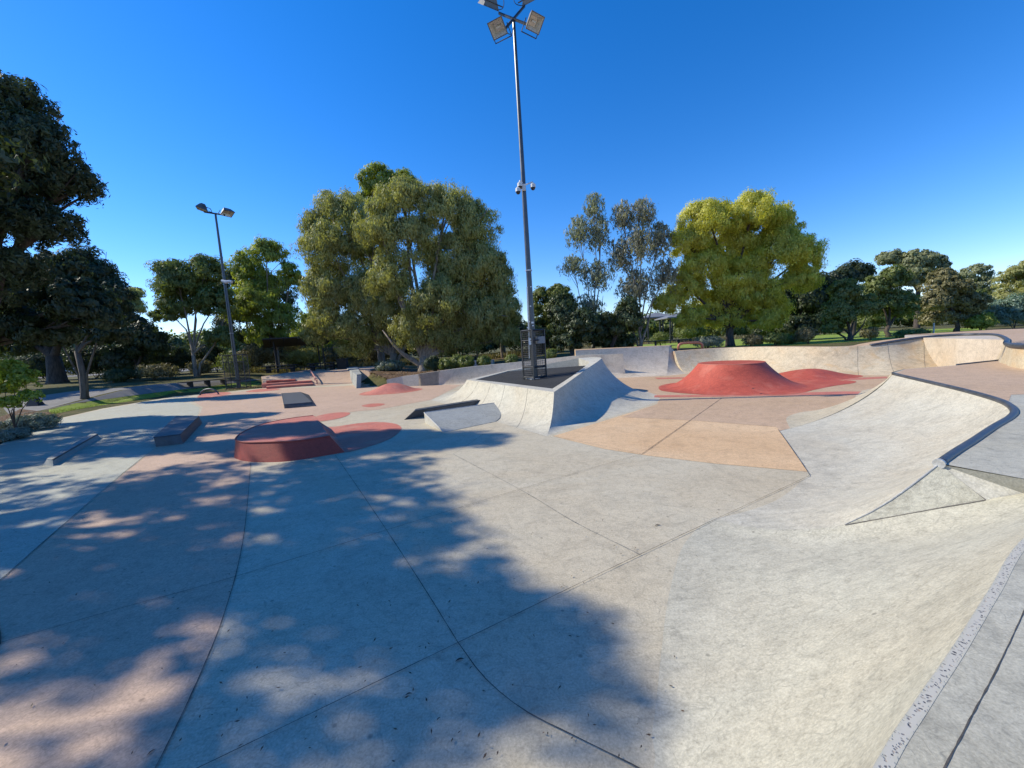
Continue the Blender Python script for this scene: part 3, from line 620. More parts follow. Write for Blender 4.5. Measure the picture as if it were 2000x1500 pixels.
# asphalt top: bilinear patch between front corner, left, back and right
aF, aL, aB, aR = at(1079, 759, zi-.01), at(927, 741.5, zi-.01), Bb+Vector((.1, -.1, -.03)), at(1150, 713.5, 1.36)
G_ = np.array([[tuple(L3(L3(aF, aR, i/14), L3(aL, aB, i/14), j/14)) for j in range(15)] for i in range(15)])
skin_obj('asphalt_top', G_, M['asphalt'], isl)
for tt in (.28, .45, .6, .8): mb = MB(); mb.tube([on_skin(BA, tt, s/20)+Vector((-.001, -.001, .0)) for s in range(21)], .006, 4); mb.build('bank_joint', M['joint2'], isl)
def zasph(x, y):
    best = min(((p[0]-x)**2+(p[1]-y)**2, p[2]) for r_ in G_ for p in r_); return best[1]
# ------------------------------------------------------------------ red volcano + tail mound
def radial(cx, cy, foot, rtop, h, pw=2.2, n=72, m=18, flat=True):
    vs = []; fs = []
    for j in range(m+1):
        s = j/m
        for i in range(n):
            a = 2*math.pi*i/n; fr = foot(a); 
            r_ = fr+(rtop-fr)*s; z = h*s**pw if flat else h*(.5-.5*math.cos(math.pi*s))
            vs.append((cx+math.cos(a)*r_, cy+math.sin(a)*r_, z+.01))
    for j in range(m):
        for i in range(n): fs.append((j*n+i, j*n+(i+1) % n, (j+1)*n+(i+1) % n, (j+1)*n+i))
    return vs, fs
def tabf(tab):
    tab = sorted(tab); tab = [(tab[-1][0]-360, tab[-1][1])]+tab+[(tab[0][0]+360, tab[0][1])]
    def f(a):
        d = math.degrees(a) % 360
        for (x, p), (y, q) in zip(tab, tab[1:]):
            if d <= y: t = (d-x)/(y-x); t = t*t*(3-2*t); return p+(q-p)*t
        return tab[-1][1]
    return f
VC = atd(1427, 740, 18.2); VC.z = 0
volc = empty('volcano_ramp', VC, 'tall red concrete volcano ramp with a flat round top and flared foot', 'volcano ramp')
mb = MB(); vs, fs = radial(VC.x, VC.y, tabf([(0, 2.9), (45, 2.8), (90, 2.6), (135, 2.7), (180, 3.05), (215, 3.1), (270, 2.75), (310, 3.0)]), 1.36, 1.06, 1.9); mb.add(vs, fs); mb.build('cone', M['redc'], volc, smooth=True)
mb = MB(); mb.add([(VC.x+math.cos(2*math.pi*i/72)*1.36, VC.y+math.sin(2*math.pi*i/72)*1.36, 1.073) for i in range(72)], [tuple(range(72))]); mb.build('flat_top', M['redc'], volc)
mb = MB(); pr = [(VC.x+math.cos(2*math.pi*i/72)*1.365, VC.y+math.sin(2*math.pi*i/72)*1.365, 1.066) for i in range(73)]; mb.tube(pr, .013, 5, False); mb.build('lip', M['red2'], volc)
# two dark scuffs low on the cone
MC = atd(1582, 742, 19.6); MC.z = 0
mound = empty('red_mound', MC, 'low rounded red concrete mound trailing right from the volcano ramp', 'skate mound')
mb = MB(); vs, fs = radial(MC.x, MC.y, tabf([(0, 2.3), (60, 1.5), (120, 1.6), (180, 3.2), (235, 2.4), (270, 1.8), (300, 1.7), (340, 2.1)]), .06, .40, flat=False); mb.add(vs, fs); mb.build('hump', M['redc'], mound, smooth=True)
sheet('red_patch', [at(1287, 760), at(1300, 765), at(1360, 770.5), at(1430, 772), at(1510, 771.5), at(1560, 769), at(1590, 762), at(1630, 754), at(1668, 748.5), at(1660, 744), at(1560, 742), at(1430, 742), at(1330, 747), at(1292, 753)], M['redc'], Z3+.003, smooth=3)
LMc = at(767, 764); lmd = empty('small_red_mound', LMc, 'small faded red concrete mound left of the skate island', 'skate mound')
mb = MB(); vs, fs = radial(LMc.x, LMc.y, tabf([(0, 1.85), (90, 1.2), (180, 1.9), (225, 2.0), (270, 1.7), (320, 1.8)]), .05, .50, flat=False, m=22); mb.add(vs, fs); mb.build('hump', M['red2'], lmd, smooth=True)
gb = at(815, 748); tg = empty('grey_bump', gb, 'small grey concrete bump at the left end of the long bank wall', 'skate mound')
mb = MB(); vs, fs = radial(gb.x, gb.y+.4, tabf([(0, 1.7), (90, 1.0), (180, 1.6), (270, 1.2)]), .05, .42, flat=False); mb.add(vs, fs); mb.build('hump', M['wall'], tg, smooth=True)
# ------------------------------------------------------------------ red manual pad
def solid(name, top, bot, mt, ms, parent, bevel=0):
    """top/bot matching loops -> side + top objects"""
    n = len(top); mb = MB(); mb.add(list(top), [tuple(range(n))]); t = mb.build(name[0], mt, parent)
    mb = MB(); mb.add(list(top)+list(bot), [(i, (i+1) % n, n+(i+1) % n, n+i) for i in range(n)]); s = mb.build(name[1], ms, parent)
    return t, s
zp = .44
pt = [(460.5, 856), (466, 861.5), (484, 863.8), (530, 863), (580, 861), (644, 851.5), (633, 838), (618, 816), (612, 811.5), (575, 816), (540, 822), (503, 831.5), (474, 844)]
pb = [(458, 890), (463, 897), (484, 902), (530, 903), (580, 899), (674, 883.5), None, None, None, None, None, None, None]
tp = [at(u, v, zp) for u, v in pt]; bt = [at(*q) if q else None for q in pb]
bt[6] = at(652, 846); bt[7] = at(630, 828); bt[8] = at(622, 822)
for k in range(9, 13): bt[k] = Vector((tp[k].x, tp[k].y+.05, 0))
for k in range(len(bt)): bt[k] = bt[k]+Vector((0, 0, -.02)) if k > 8 else bt[k]+Vector((0, 0, .013-.02))
mp_ = empty('manual_pad', at(458, 892), 'rounded dark red concrete manual pad with a sloped right side, in dappled shade', 'manual pad')
n = len(tp); mb = MB(); mb.add(tp, [tuple(range(n))]); mb.build('pad_top', M['red2'], mp_)
bt2 = [b for b in bt]; tp2 = [t-Vector((0, 0, .0)) for t in tp]
idx = [8, 9, 10, 11, 12, 0, 1, 2, 3, 4, 5]; A_ = cr([tp2[i] for i in idx], 110); B_ = cr([bt2[i] for i in idx], 110)
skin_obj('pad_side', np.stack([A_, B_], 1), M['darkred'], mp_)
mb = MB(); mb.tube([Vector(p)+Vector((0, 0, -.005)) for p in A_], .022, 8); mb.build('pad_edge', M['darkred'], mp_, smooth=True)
idx = [5, 6, 7, 8]; skin_obj('pad_bank', skin([arc(bt2[i]+Vector((0, 0, .02)), tp2[i], 40, 6) for i in idx], 8, 16), M['red2'], mp_)
# the cap is rebuilt with the smooth outline so that it meets the sides
bpy.data.objects.remove(bpy.data.objects['pad_top'], do_unlink=True)
lp = list(A_)+[tuple(tp2[6]), tuple(tp2[7])]
sheet('pad_top', [Vector(p) for p in lp], M['red2'], None, parent=mp_)
# ------------------------------------------------------------------ ledges and boxes
def ledge(name, label, cat, tops, z, mat, cap=None, cath=.05, skew=None, ztop=None, edge=None, group=None):
    """tops: four pixels of the top face at height z"""
    T = [at(u, v, z) for u, v in tops]; e_ = empty(name, Vector((T[0].x, T[0].y, 0)), label, cat, group)
    skew = skew or [(0, 0)]*len(T)
    Bq_ = [Vector((t.x+s[0], t.y+s[1], -.02)) for t, s in zip(T, skew)]
    mb = MB(); n = len(T); mb.add(T+Bq_, [tuple(range(n)), tuple(range(n, 2*n))[::-1]]+[(i, (i+1) % n, n+(i+1) % n, n+i) for i in range(n)])
    mb.build('block', mat, e_, bevel=.012)
    if edge:
        mb = MB()
        for i, j in edge: mb.tube([T[i]+Vector((0, 0, -.008)), T[j]+Vector((0, 0, -.008))], .022, 6)
        mb.build('edge_angle', M['coping'], e_)
    return e_
ledge('grind_curb', 'long thin low concrete grind curb, nearest the left edge of the park', 'grind ledge', [(92, 896), (103, 897.5), (190, 848), (181, 845.5)], .16, M['ledge'], skew=[(-.05, -.1), (.1, -.1), (.1, 0), (0, 0)], edge=[(1, 2)])
ledge('grind_box', 'dark blue-grey grind box with an angled front, left of the red manual pad', 'grind box', [(300, 854), (352, 848), (388, 812.5), (345, 812)], .30, M['darkledge'], skew=[(.05, -.02), (.1, -.05), (.12, 0), (0, 0)], edge=[(0, 1), (1, 2)])
ledge('kicker_box', 'dark grey kicker box with a slanting right side, near the middle left', 'kicker box', [(555, 790), (609, 785.5), (587, 765.5), (550, 768)], .20, M['darkledge'], skew=[(0, -.02), (.25, -.1), (.55, 0), (0, 0)], edge=[(0, 1), (0, 3)])
ledge('grind_box', 'long low dark grind box behind the slanted grey ledge beside the island', 'grind box', [(810, 802), (945, 780.5), (943, 778), (812, 798.5)], .30, M['darkledge'], skew=[(-.42, -.1), (0, 0), (0, 0), (-.3, 0)], edge=[(0, 1)])
# slanted grey ledge leaning into the island bank
sl = empty('slanted_ledge', at(867, 844), 'pale grey slanted slab ledge leaning beside the island bank', 'slanted ledge')
b0 = at(830, 826); t0 = Vector((b0.x, b0.y, .36)); t1 = at(976, 785.5, .46); f0 = at(867, 844, .012); f1 = at(968, 823, .012)
pn = (f1-f0).cross(t0-f0).normalized()
def onp(u, v):
    d = ray(u, v); o_ = Vector((0, 0, H)); return o_+d*((f0-o_).dot(pn)/d.dot(pn))
t1 = onp(976, 785.5); cv = [onp(979.5, 796), onp(979.5, 806), onp(976, 816)]
mb = MB(); face = [t0, t1]+cv+[f1, f0]
mb.add(face, [tuple(range(len(face)))]); mb.build('slab_face', M['ledge'], sl)
mb = MB(); back_ = [Vector((p.x, p.y, -.02)) for p in face]
mb.add(face+back_, [(i, (i+1) % 7, 7+(i+1) % 7, 7+i) for i in range(7)]); mb.build('slab_side', M['rim'], sl)
mb = MB(); mb.tube([t0, f0], .018, 6); mb.tube([t0, t1], .018, 6); mb.build('edge_angle', M['endcap'], sl)
# ------------------------------------------------------------------ arches and rails
def hoop(name, label, a, b, h, r, mat, cat, sq=2.0):
    a, b = Vector(a), Vector(b); e_ = empty(name, a.lerp(b, .5), label, cat); pts = []
    for i in range(25):
        q = math.pi*i/24; c, s = math.cos(q), math.sin(q); cx = math.copysign(abs(c)**(2/sq), c); sx = abs(s)**(2/sq)
        p = a.lerp(b, .5-.5*cx); p.z = a.lerp(b, .5-.5*cx).z+h*sx-.01; pts.append(p)
    mb = MB(); mb.tube(pts, r, 10); mb.build('hoop', mat, e_, smooth=True)
    for p in (a, b): mb = MB(); mb.tube([p+Vector((0, 0, -.01)), p+Vector((0, 0, .02))], r*1.9, 12); mb.build('foot_plate', M['steel'], e_)
    return e_
hoop('rainbow_rail', 'small dark arched rainbow rail on a red patch at the left of the park', at(391, 772), at(427, 770.5), .46, .05, M['steel'], 'skate rail')
hb = lambda u, v: atd(u, v, 27.2)
hoop('hoop_rail', 'rusty red square hoop rail standing above the far bowl wall', hb(1325, 684), hb(1372, 682), .48, .085, M['redsteel'], 'skate rail', 5)
# ------------------------------------------------------------------ raised platform on the left with ramps
zpl = .85
f_ = [at(521, 757.3), at(610, 753.5), at(640, 752), at(700, 748.5), at(762, 746)]
t_ = [Vector((at(521, 734, zpl).x, 36.5, zpl)), Vector((at(604, 728.5, zpl).x, 36.6, zpl)), Vector((at(640, 727, zpl).x, 36.6, zpl)), Vector((at(676, 725, zpl).x, 36.7, zpl)), Vector((at(712, 724, zpl).x, 37.6, zpl))]
plt = empty('ramp_platform', f_[1], 'pale concrete bank ramp rising to the picnic shelter platform', 'ramp')
skin_obj('bank', skin([arc(f, t, 20) for f, t in zip(f_, t_)], 8, 30, lin=True), M['beige'], plt, skirt=-.05)
mb = MB(); pp = t_+[Vector((-12.5, 50, zpl)), Vector((-25, 50, zpl)), Vector((t_[0].x, 37.5, zpl))]
mb.add([p+Vector((0, 0, .004)) for p in pp]+[Vector((p.x, p.y, 0)) for p in pp], [tuple(range(len(pp)))]+[(i, (i+1) % len(pp), len(pp)+(i+1) % len(pp), len(pp)+i) for i in range(len(pp))]); mb.build('slab', M['beige'], plt)
for k, (lab, pts, z) in enumerate([('upper red concrete ledge step beside the platform ramp', [(511, 750.5), (609, 743.5), (606, 741), (514, 747)], .34), ('lower red concrete ledge step nearest the mast cage', [(520, 755.5), (612, 749), (609, 747), (522, 752.5)], .18)]):
    ledge('red_ledge', lab, 'grind ledge', pts, z, M['red2'], group='red ledge steps')
    
T4 = [at(512, 739.8, .72), at(576, 735.6, .72), at(576, 733.5, .72), at(514, 737.2, .72)]
ledge('red_ledge', 'topmost red concrete ledge of the three steps', 'grind ledge', [(520, 745), (577, 741), (575, 739.5), (520, 743.2)], .50, M['redc'], group='red ledge steps')
ledge('concrete_ledge', 'grey concrete hubba ledge running down the right side of the platform ramp', 'hubba ledge', [(697, 732), (706, 731), (697, 716), (675, 717.5)], .95, M['ledge'], skew=[(0, -.35), (0, -.35), (0, 0), (0, 0)], edge=[(0, 1)])
# handrail down the bank
hr = empty('handrail', at(620, 752), 'pink painted handrail down the middle of the platform ramp', 'handrail')
h0 = atd(606, 722.5, 36.9); h1 = atd(619, 743, 33.4); mb = MB(); mb.tube([h0, h1], .055, 8); mb.build('rail', M['pink'], hr)
for t in (.05, .4, .7, .97):
    p = h0.lerp(h1, t); mb = MB(); z_ = zpl*max(0, min(1, (p.y-33.2)/3.3)); mb.tube([p, Vector((p.x, p.y, z_))], .05, 8); mb.build('post', M['pink'], hr)
# ------------------------------------------------------------------ lamp masts
def mast(name, label, base, height, r0, r1, tops, lean=(0, 0)):
    e_ = empty(name, base, label, 'light mast'); b = Vector(base); top = b+Vector((lean[0], lean[1], height))
    mb = MB(); k = 14; mb.tube([b.lerp(top, i/k) for i in range(k+1)], [r0+(r1-r0)*(i/k) for i in range(k+1)], 10); mb.build('pole', M['polecoat'], e_)
    mb = MB(); mb.box(b+Vector((0, 0, .02)), (r0*4.2, r0*4.2, .04), .4); mb.build('base_plate', M['galv'], e_, bevel=.004)
    for z in (height*.32,):
        mb = MB(); mb.tube([b+Vector((lean[0]*.3, 0, z)), b+Vector((lean[0]*.3, 0, z+.05))], r0*1.0, 8); mb.build('joint_band', M['galv'], e_)
    return e_, top
def flood(parent, c, yaw, pitch, s=1.0):
    """floodlight: tapered housing, glass, U bracket. faces local -Y"""
    Mx = Matrix.Translation(Vector(c)) @ Matrix.Rotation(yaw, 4, 'Z') @ Matrix.Rotation(pitch, 4, 'X')
    def T(p): return Mx @ (Vector(p)*s)
    w, h, d = .34, .30, .34
    ring0 = [(-w, -d*.5, -h), (w, -d*.5, -h), (w, -d*.5, h), (-w, -d*.5, h)]; ring1 = [(-w*.62, d*.35, -h*.55), (w*.62, d*.35, -h*.55), (w*.62, d*.35, h*.55), (-w*.62, d*.35, h*.55)]
    ring2 = [(-w*.4, d*.62, -h*.3), (w*.4, d*.62, -h*.3), (w*.4, d*.62, h*.3), (-w*.4, d*.62, h*.3)]
    ring3 = [(x*.88, y, z*.88) for x, y, z in ring0]; ring4 = [(x*.5, d*.15, z*.5) for x, y, z in ring0]
    mb = MB(); mb.add([T(p) for p in ring0+ring1+ring2], [(0, 4, 5, 1), (1, 5, 6, 2), (2, 6, 7, 3), (3, 7, 4, 0), (4, 8, 9, 5), (5, 9, 10, 6), (6, 10, 11, 7), (7, 11, 8, 4), (8, 11, 10, 9)])
    mb.add([T(p) for p in ring0+ring3], [(0, 1, 5, 4), (1, 2, 6, 5), (2, 3, 7, 6), (3, 0, 4, 7)])
    hd = mb.build('floodlight', M['galvd'], parent)
    mb = MB(); mb.add([T(p) for p in ring3+ring4], [(0, 1, 5, 4), (1, 2, 6, 5), (2, 3, 7, 6), (3, 0, 4, 7), (4, 5, 6, 7)]); mb.build('reflector', M['reflect'], hd)
    mb = MB(); mb.tube([T((-.1, -.02, 0)), T((.1, -.02, 0))], .035*s, 8); mb.build('bulb', M['white'], hd)
    mb = MB(); mb.tube([T((-w*1.12, 0, 0)), T((-w*1.12, 0, -h*1.5)), T((w*1.12, 0, -h*1.5)), T((w*1.12, 0, 0))], .022*s, 6); mb.build('bracket', M['cage'], hd)
    return hd
M['galvd'] = plain('dull_floodlight_casing', (.13, .14, .145), .5, .4, var=.2)
M['reflect'] = plain('reflector', (.62, .60, .56), .35, .3, var=.1)
bz = at(1045, 740, 1.02); mt_top = atd(1003.6, 42, bz.y); lean = ((mt_top.x-bz.x), 0)
mast1, top1 = mast('light_mast', 'very tall dark steel light mast with four floodlights, standing on the island asphalt', bz, mt_top.z-bz.z, .135, .055, 4, lean)
def bar(parent, a, b, r, name='crossarm', mat='cage'):
    mb = MB(); mb.tube([a, b], r, 6); return mb.build(name, M[mat], parent)
tp1 = top1+Vector((0, 0, .0))
def tpx(u, v, dy=0): return atd(u, v, bz.y+dy)
bar(mast1, tpx(975, 26, .3), tpx(1030, 48, -.5), .05); bar(mast1, tpx(1024, 12, .6), tpx(985, 58, -.6), .05)
flood(mast1, tpx(1042, 42, -.55), math.radians(35), math.radians(48), .9)
flood(mast1, tpx(974, 52, -.7), math.radians(-30), math.radians(52), .9)
flood(mast1, tpx(956, 3, .5), math.radians(-150), math.radians(48), 1.0)
flood(mast1, tpx(1036, -8, .7), math.radians(150), math.radians(48), 1.0)
def cable(parent, pts):
    mb = MB(); mb.tube([Vector(p) for p in cr(pts, 16)], .012, 5); mb.build('cable', M['rubber'], parent)
cable(mast1, [tpx(985, 50, -.6), tpx(990, 64, -.6), tpx(1000, 66, -.5), tpx(1003, 52, -.3)]); cable(mast1, [tpx(970, 20), tpx(982, 16), tpx(984, 2), tpx(980, -6)]); cable(mast1, [tpx(1024, 12), tpx(1008, 8), tpx(1003, -4), tpx(1008, -12)])
# cameras on the mast
def cctv(parent, c, arm, k):
    c = Vector(c); e_ = empty('dome_camera', c, ['white dome security camera on the mast, upper left one', 'white dome security camera on the mast, lower left one', 'white dome security camera reaching out to the right of the mast'][k], 'security camera', 'dome cameras on the tall mast')
    mb = MB(); mb.tube([c+Vector((0, 0, -.02)), c+Vector((0, 0, .10)), c+Vector((0, 0, .16))], [.105, .10, .04], 14); mb.build('housing', M['white'], e_, smooth=False)
    mb = MB(); vs = []; pts = [c+Vector((0, 0, -.02-.1*math.sin(math.pi/2*i/5))) for i in range(6)]; mb.tube(pts, [.085*math.cos(math.pi/2*i/5)+.004 for i in range(6)], 14); mb.build('dome', M['blackg'], e_, smooth=True)
    mb = MB(); mb.tube([c+Vector((0, 0, .14)), c+Vector((0, 0, .2)), Vector(arm)], .025, 6); mb.build('arm', M['white'], e_)
px = lambda u, v, dy=0: atd(u, v, bz.y+dy)
mb = MB(); mb.box(px(1023, 366, -.12), (.15, .1, .24)); mb.build('camera_box', M['white'], mast1, bevel=.01)
cctv(None, px(1015.5, 363.5, -.2), px(1020, 357, -.1), 0); cctv(None, px(1012, 373.5, -.2), px(1020, 369, -.1), 1); cctv(None, px(1041, 365.5, -.1), px(1026, 361, -.1), 2)
# small stickers on the pole
for u, v, s in [(1033, 628, .07), (1040, 630, .09), (1036, 598, .06), (1041, 636, .06), (1031, 640, .07), (1037, 560, .05)]:
    mb = MB(); p = px(u, v, -.165); mb.box(p, (s, .006, s*.8)); mb.build('sticker', M['sheetwhite'], mast1)
cab = px(1033, 640, -.17); mb = MB(); mb.tube([px(1029.5, 560, -.17), px(1033, 655, -.17), px(1034, 700, -.17)], .03, 6); mb.build('conduit', M['galv'], mast1)
def cage(label, base, s, h, rz, box=True, name='mast_cage'):
    e_ = empty(name, base, label, 'steel cage'); b = Vector(base)
    cs = [b+Matrix.Rotation(rz, 3, 'Z') @ Vector((x*s/2, y*s/2, 0)) for x, y in ((-1, -1), (1, -1), (1, 1), (-1, 1))]
    for c in cs:
        mb = MB(); mb.tube([c+Vector((0, 0, -.05)), c+Vector((0, 0, h))], .036, 4); mb.build('post', M['cage'], e_)
    for z in (.06, .24*h, .78*h, h-.03):
        mb = MB()
        for i in range(4): mb.tube([cs[i]+Vector((0, 0, z)), cs[(i+1) % 4]+Vector((0, 0, z))], .03, 4)
        mb.build('frame_rail', M['cage'], e_)
    for i in range(4):
        mb = MB(); a, c = cs[i], cs[(i+1) % 4]; nn = int(h/.085)
        for k in range(1, nn): z = k*h/nn; mb.tube([a+Vector((0, 0, z)), c+Vector((0, 0, z))], .0065, 4, False)
        for k in range(1, 7): p = a.lerp(c, k/7); mb.tube([p+Vector((0, 0, .06)), p+Vector((0, 0, h-.03))], .005, 4, False)
        mb.build('mesh_panel', M['cage'], e_)
    return e_, cs
c1, cs = cage('dark steel mesh cage around the foot of the tall mast on the island', Vector((bz.x, bz.y, zasph(bz.x, bz.y))), .66, 1.98, math.radians(38))
mb = MB(); mb.box(px(1055, 664, -.15), (.34, .2, .28), math.radians(10)); mb.build('meter_box', M['galvgrey'] if 'galvgrey' in M else M['roofgrey'], c1, bevel=.01)
mb = MB(); mb.box(px(1035, 667, -.38), (.1, .02, .26), math.radians(-10)); mb.build('notice', M['sheetwhite'], c1)
b2 = Vector((at(467, 757.5).x, at(467, 757.5).y, g(at(467, 757.5).x, at(467, 757.5).y)+.05)); tt2 = atd(420.5, 416, b2.y)
mast2, top2_ = mast('light_mast', 'slimmer light mast with two floodlights, standing on the grass at left', b2, tt2.z-b2.z, .17, .08, 2, (tt2.x-b2.x, 0))
q = lambda u, v, dy=0: atd(u, v, b2.y+dy)
bar(mast2, q(399, 414), q(439, 420), .07)
flood(mast2, q(396, 405), math.radians(-60), math.radians(70), 1.35); flood(mast2, q(443, 413), math.radians(60), math.radians(66), 1.3)
mb = MB()
mb.tube([q(433, 548, -.2), q(441, 551, -.2), q(449, 549.5, -.2), q(453, 551, -.2)], [.1, .16, .12, .14], 8); mb.build('camera_cluster', M['white'], mast2)
c2, _ = cage('dark steel cage around the foot of the two-headed mast at left', b2, 1.5, 3.0, math.radians(20))
# ------------------------------------------------------------------ long bench at left, shelter, tables, bin
def slab_bench(label, a, b, w, h, name='bench', n=3):
    a, b = Vector(a), Vector(b); d = (b-a); L = d.length; rz = math.atan2(d.y, d.x); e_ = empty(name, a, label, 'bench')
    c = a.lerp(b, .5); mb = MB()
    for k in (-1, 0, 1):
        o_ = Matrix.Rotation(rz, 3, 'Z') @ Vector((0, k*w/3, 0)); mb.box(c+o_+Vector((0, 0, h)), (L, w/3-.02, .07), rz)
    mb.build('seat', M['blackt'], e_)
    for i in range(n):
        p = a.lerp(b, (i+.5)/n); mb = MB(); mb.box(p+Vector((0, 0, h/2-.02)), (.12, w*.8, h), rz); mb.build('leg', M['blackt'], e_)
    return e_
slab_bench('long dark slatted bench on the grass left of the mast cage', hit(354, 757)+Vector((0, 0, 0)), hit(452, 751), .9, .52)
zg = .86
SY = 44.5
def sp(u, Y=SY, z=zg): q_ = atd(u, 720, Y); return Vector((q_.x, Y, z))
shel = empty('picnic_shelter', sp(578), 'dark picnic shelter with a long sloping flat roof on thin posts behind the platform', 'shelter')
rA, rB = atd(512, 663.5, 42.6), atd(653, 655.5, 42.6); rC, rD = atd(640, 671.5, 47), atd(516, 679.5, 47)
mb = MB(); vs = [rA, rB, rC, rD]; mb.add([v for v in vs]+[v+Vector((0, 0, .12)) for v in vs], [(0, 1, 2, 3), (7, 6, 5, 4), (0, 4, 5, 1), (1, 5, 6, 2), (2, 6, 7, 3), (3, 7, 4, 0)]); mb.build('roof', M['roofdark'], shel)
mb = MB()
for t in (.1, .3, .5, .7, .9):
    a, b = L3(rA, rB, t), L3(rD, rC, t); mb.tube([a-Vector((0, 0, .1)), b-Vector((0, 0, .1))], .06, 4)
mb.build('rafter', M['blackt'], shel)
for u, Y, r_ in ((543, 45.6, .13), (542, 43.4, .09), (627, 45.8, .07), (636, 43.6, .08)):
    b = sp(u, Y); mb = MB(); tt = (Y-42.6)/4.4; zt = L3(L3(rA, rB, .5), L3(rD, rC, .5), tt).z-.05; mb.tube([b, Vector((b.x-.12, b.y, zt))], r_, 8); mb.build('post', M['blackt'], shel)
def table(label, u, Y, L, rz=0):
    c = sp(u, Y); e_ = empty('picnic_table', c, label, 'picnic table'); Rz = Matrix.Rotation(rz, 3, 'Z')
    def bx(n_, off, size): mb = MB(); mb.box(c+Rz @ Vector(off), size, rz); mb.build(n_, M['blackt'], e_, bevel=.01)
    bx('table_top', (0, 0, .76), (L, .8, .08)); bx('bench_seat', (0, -.85, .45), (L, .34, .07)); bx('bench_seat', (0, .85, .45), (L, .34, .07))
    for s in (-1, 1): bx('leg', (s*L*.36, 0, .36), (.14, 1.7, .09)); bx('leg', (s*L*.36, 0, .37), (.4, .35, .74))
table('dark picnic table under the left half of the shelter', 548, 43.5, 3.6, .05); table('dark picnic table under the right end of the shelter beside the bin', 630, 43.2, 3.0, .03)
bn = sp(670, 43.6); be = empty('litter_bin', bn, 'square black litter bin right of the shelter tables', 'litter bin')
mb = MB(); mb.box(bn+Vector((0, 0, .5)), (1.0, .8, 1.0), .05); mb.build('body', M['blackt'], be, bevel=.03)
mb = MB(); mb.box(bn+Vector((0, 0, 1.06)), (1.06, .86, .08), .05); mb.build('lid', M['roofdark'], be, bevel=.02)
# ------------------------------------------------------------------ low walls and seats behind the long wall
def block(name, label, cat, c, size, rz, mat, part='block', capm=None, Y=None):
    e_ = empty(name, c, label, cat); mb = MB(); mb.box(Vector(c)+Vector((0, 0, size[2]/2-.1)), (size[0], size[1], size[2]+.2), rz); mb.build(part, M[mat], e_, bevel=.02)
    mb = MB(); mb.box(Vector(c)+Vector((0, 0, size[2]+.03)), (size[0]+.06, size[1]+.06, .06), rz); mb.build('cap', M[capm or mat], e_, bevel=.01)
def gp(u, Y): q_ = atd(u, 700, Y); return Vector((q_.x, Y, g(q_.x, Y)))
block('low_wall', 'black block seat wall behind the bank wall, the left and taller of two', 'seat wall', gp(900, 36), (1.5, .8, .85), 0, 'blackt')
block('low_wall', 'black block seat wall behind the bank wall, the right and lower of two', 'seat wall', gp(933, 36.4), (1.3, .7, .75), 0, 'blackt')
block('low_wall', 'pale grey concrete block in front of the black seat walls', 'seat wall', gp(938, 33), (2.2, 1.0, .42), -.1, 'rim')
slab_bench('long low dark bench behind the raised quarter pipe at centre back', gp(1215, 33)+Vector((0, 0, .15)), gp(1350, 31.5)+Vector((0, 0, .35)), .7, .55)
# gazebo far right of centre
for k, (u, Y, lab) in enumerate(((1282, 66, 'grey hip-roofed park gazebo, the left one of two, far behind the grey gum trees'), (1325, 60, 'grey hip-roofed park gazebo, the right one of two, far behind the bowl'))):
    b = gp(u, Y); e_ = empty('gazebo', b, lab, 'gazebo', 'park gazebos'); zt = atd(u, 620, Y).z; ap = atd(u, 610, Y).z; w = 2.6
    cs_ = [Vector((b.x+x*w, Y+y*w, zt)) for x, y in ((-1, -1), (1, -1), (1, 1), (-1, 1))]; mb = MB(); mb.add(cs_+[Vector((b.x, Y, ap))]+[c-Vector((0, 0, .15)) for c in cs_], [(0, 1, 4), (1, 2, 4), (2, 3, 4), (3, 0, 4), (0, 5, 6, 1), (1, 6, 7, 2), (2, 7, 8, 3), (3, 8, 5, 0), (5, 8, 7, 6)]); mb.build('roof', M['roofgrey'], e_)
    for x, y in ((-.75, -.75), (.75, -.75), (.75, .75), (-.75, .75)):
        mb = MB(); mb.tube([Vector((b.x+x*w, Y+y*w, b.z)), Vector((b.x+x*w, Y+y*w, zt))], .12, 8); mb.build('post', M['cage'], e_)
pb_ = hit(1823, 657); pe = empty('marker_post', pb_, 'thin pale timber post just behind the far bowl rim', 'post')
mb = MB(); mb.tube([pb_, pb_+Vector((0, 0, atd(1823, 631, pb_.y).z-pb_.z))], .05, 8); mb.build('shaft', M['endcap'], pe); mb = MB(); mb.tube([pb_+Vector((0, 0, -.02)), pb_+Vector((0, 0, .08))], .08, 8); mb.build('collar', M['steel'], pe)
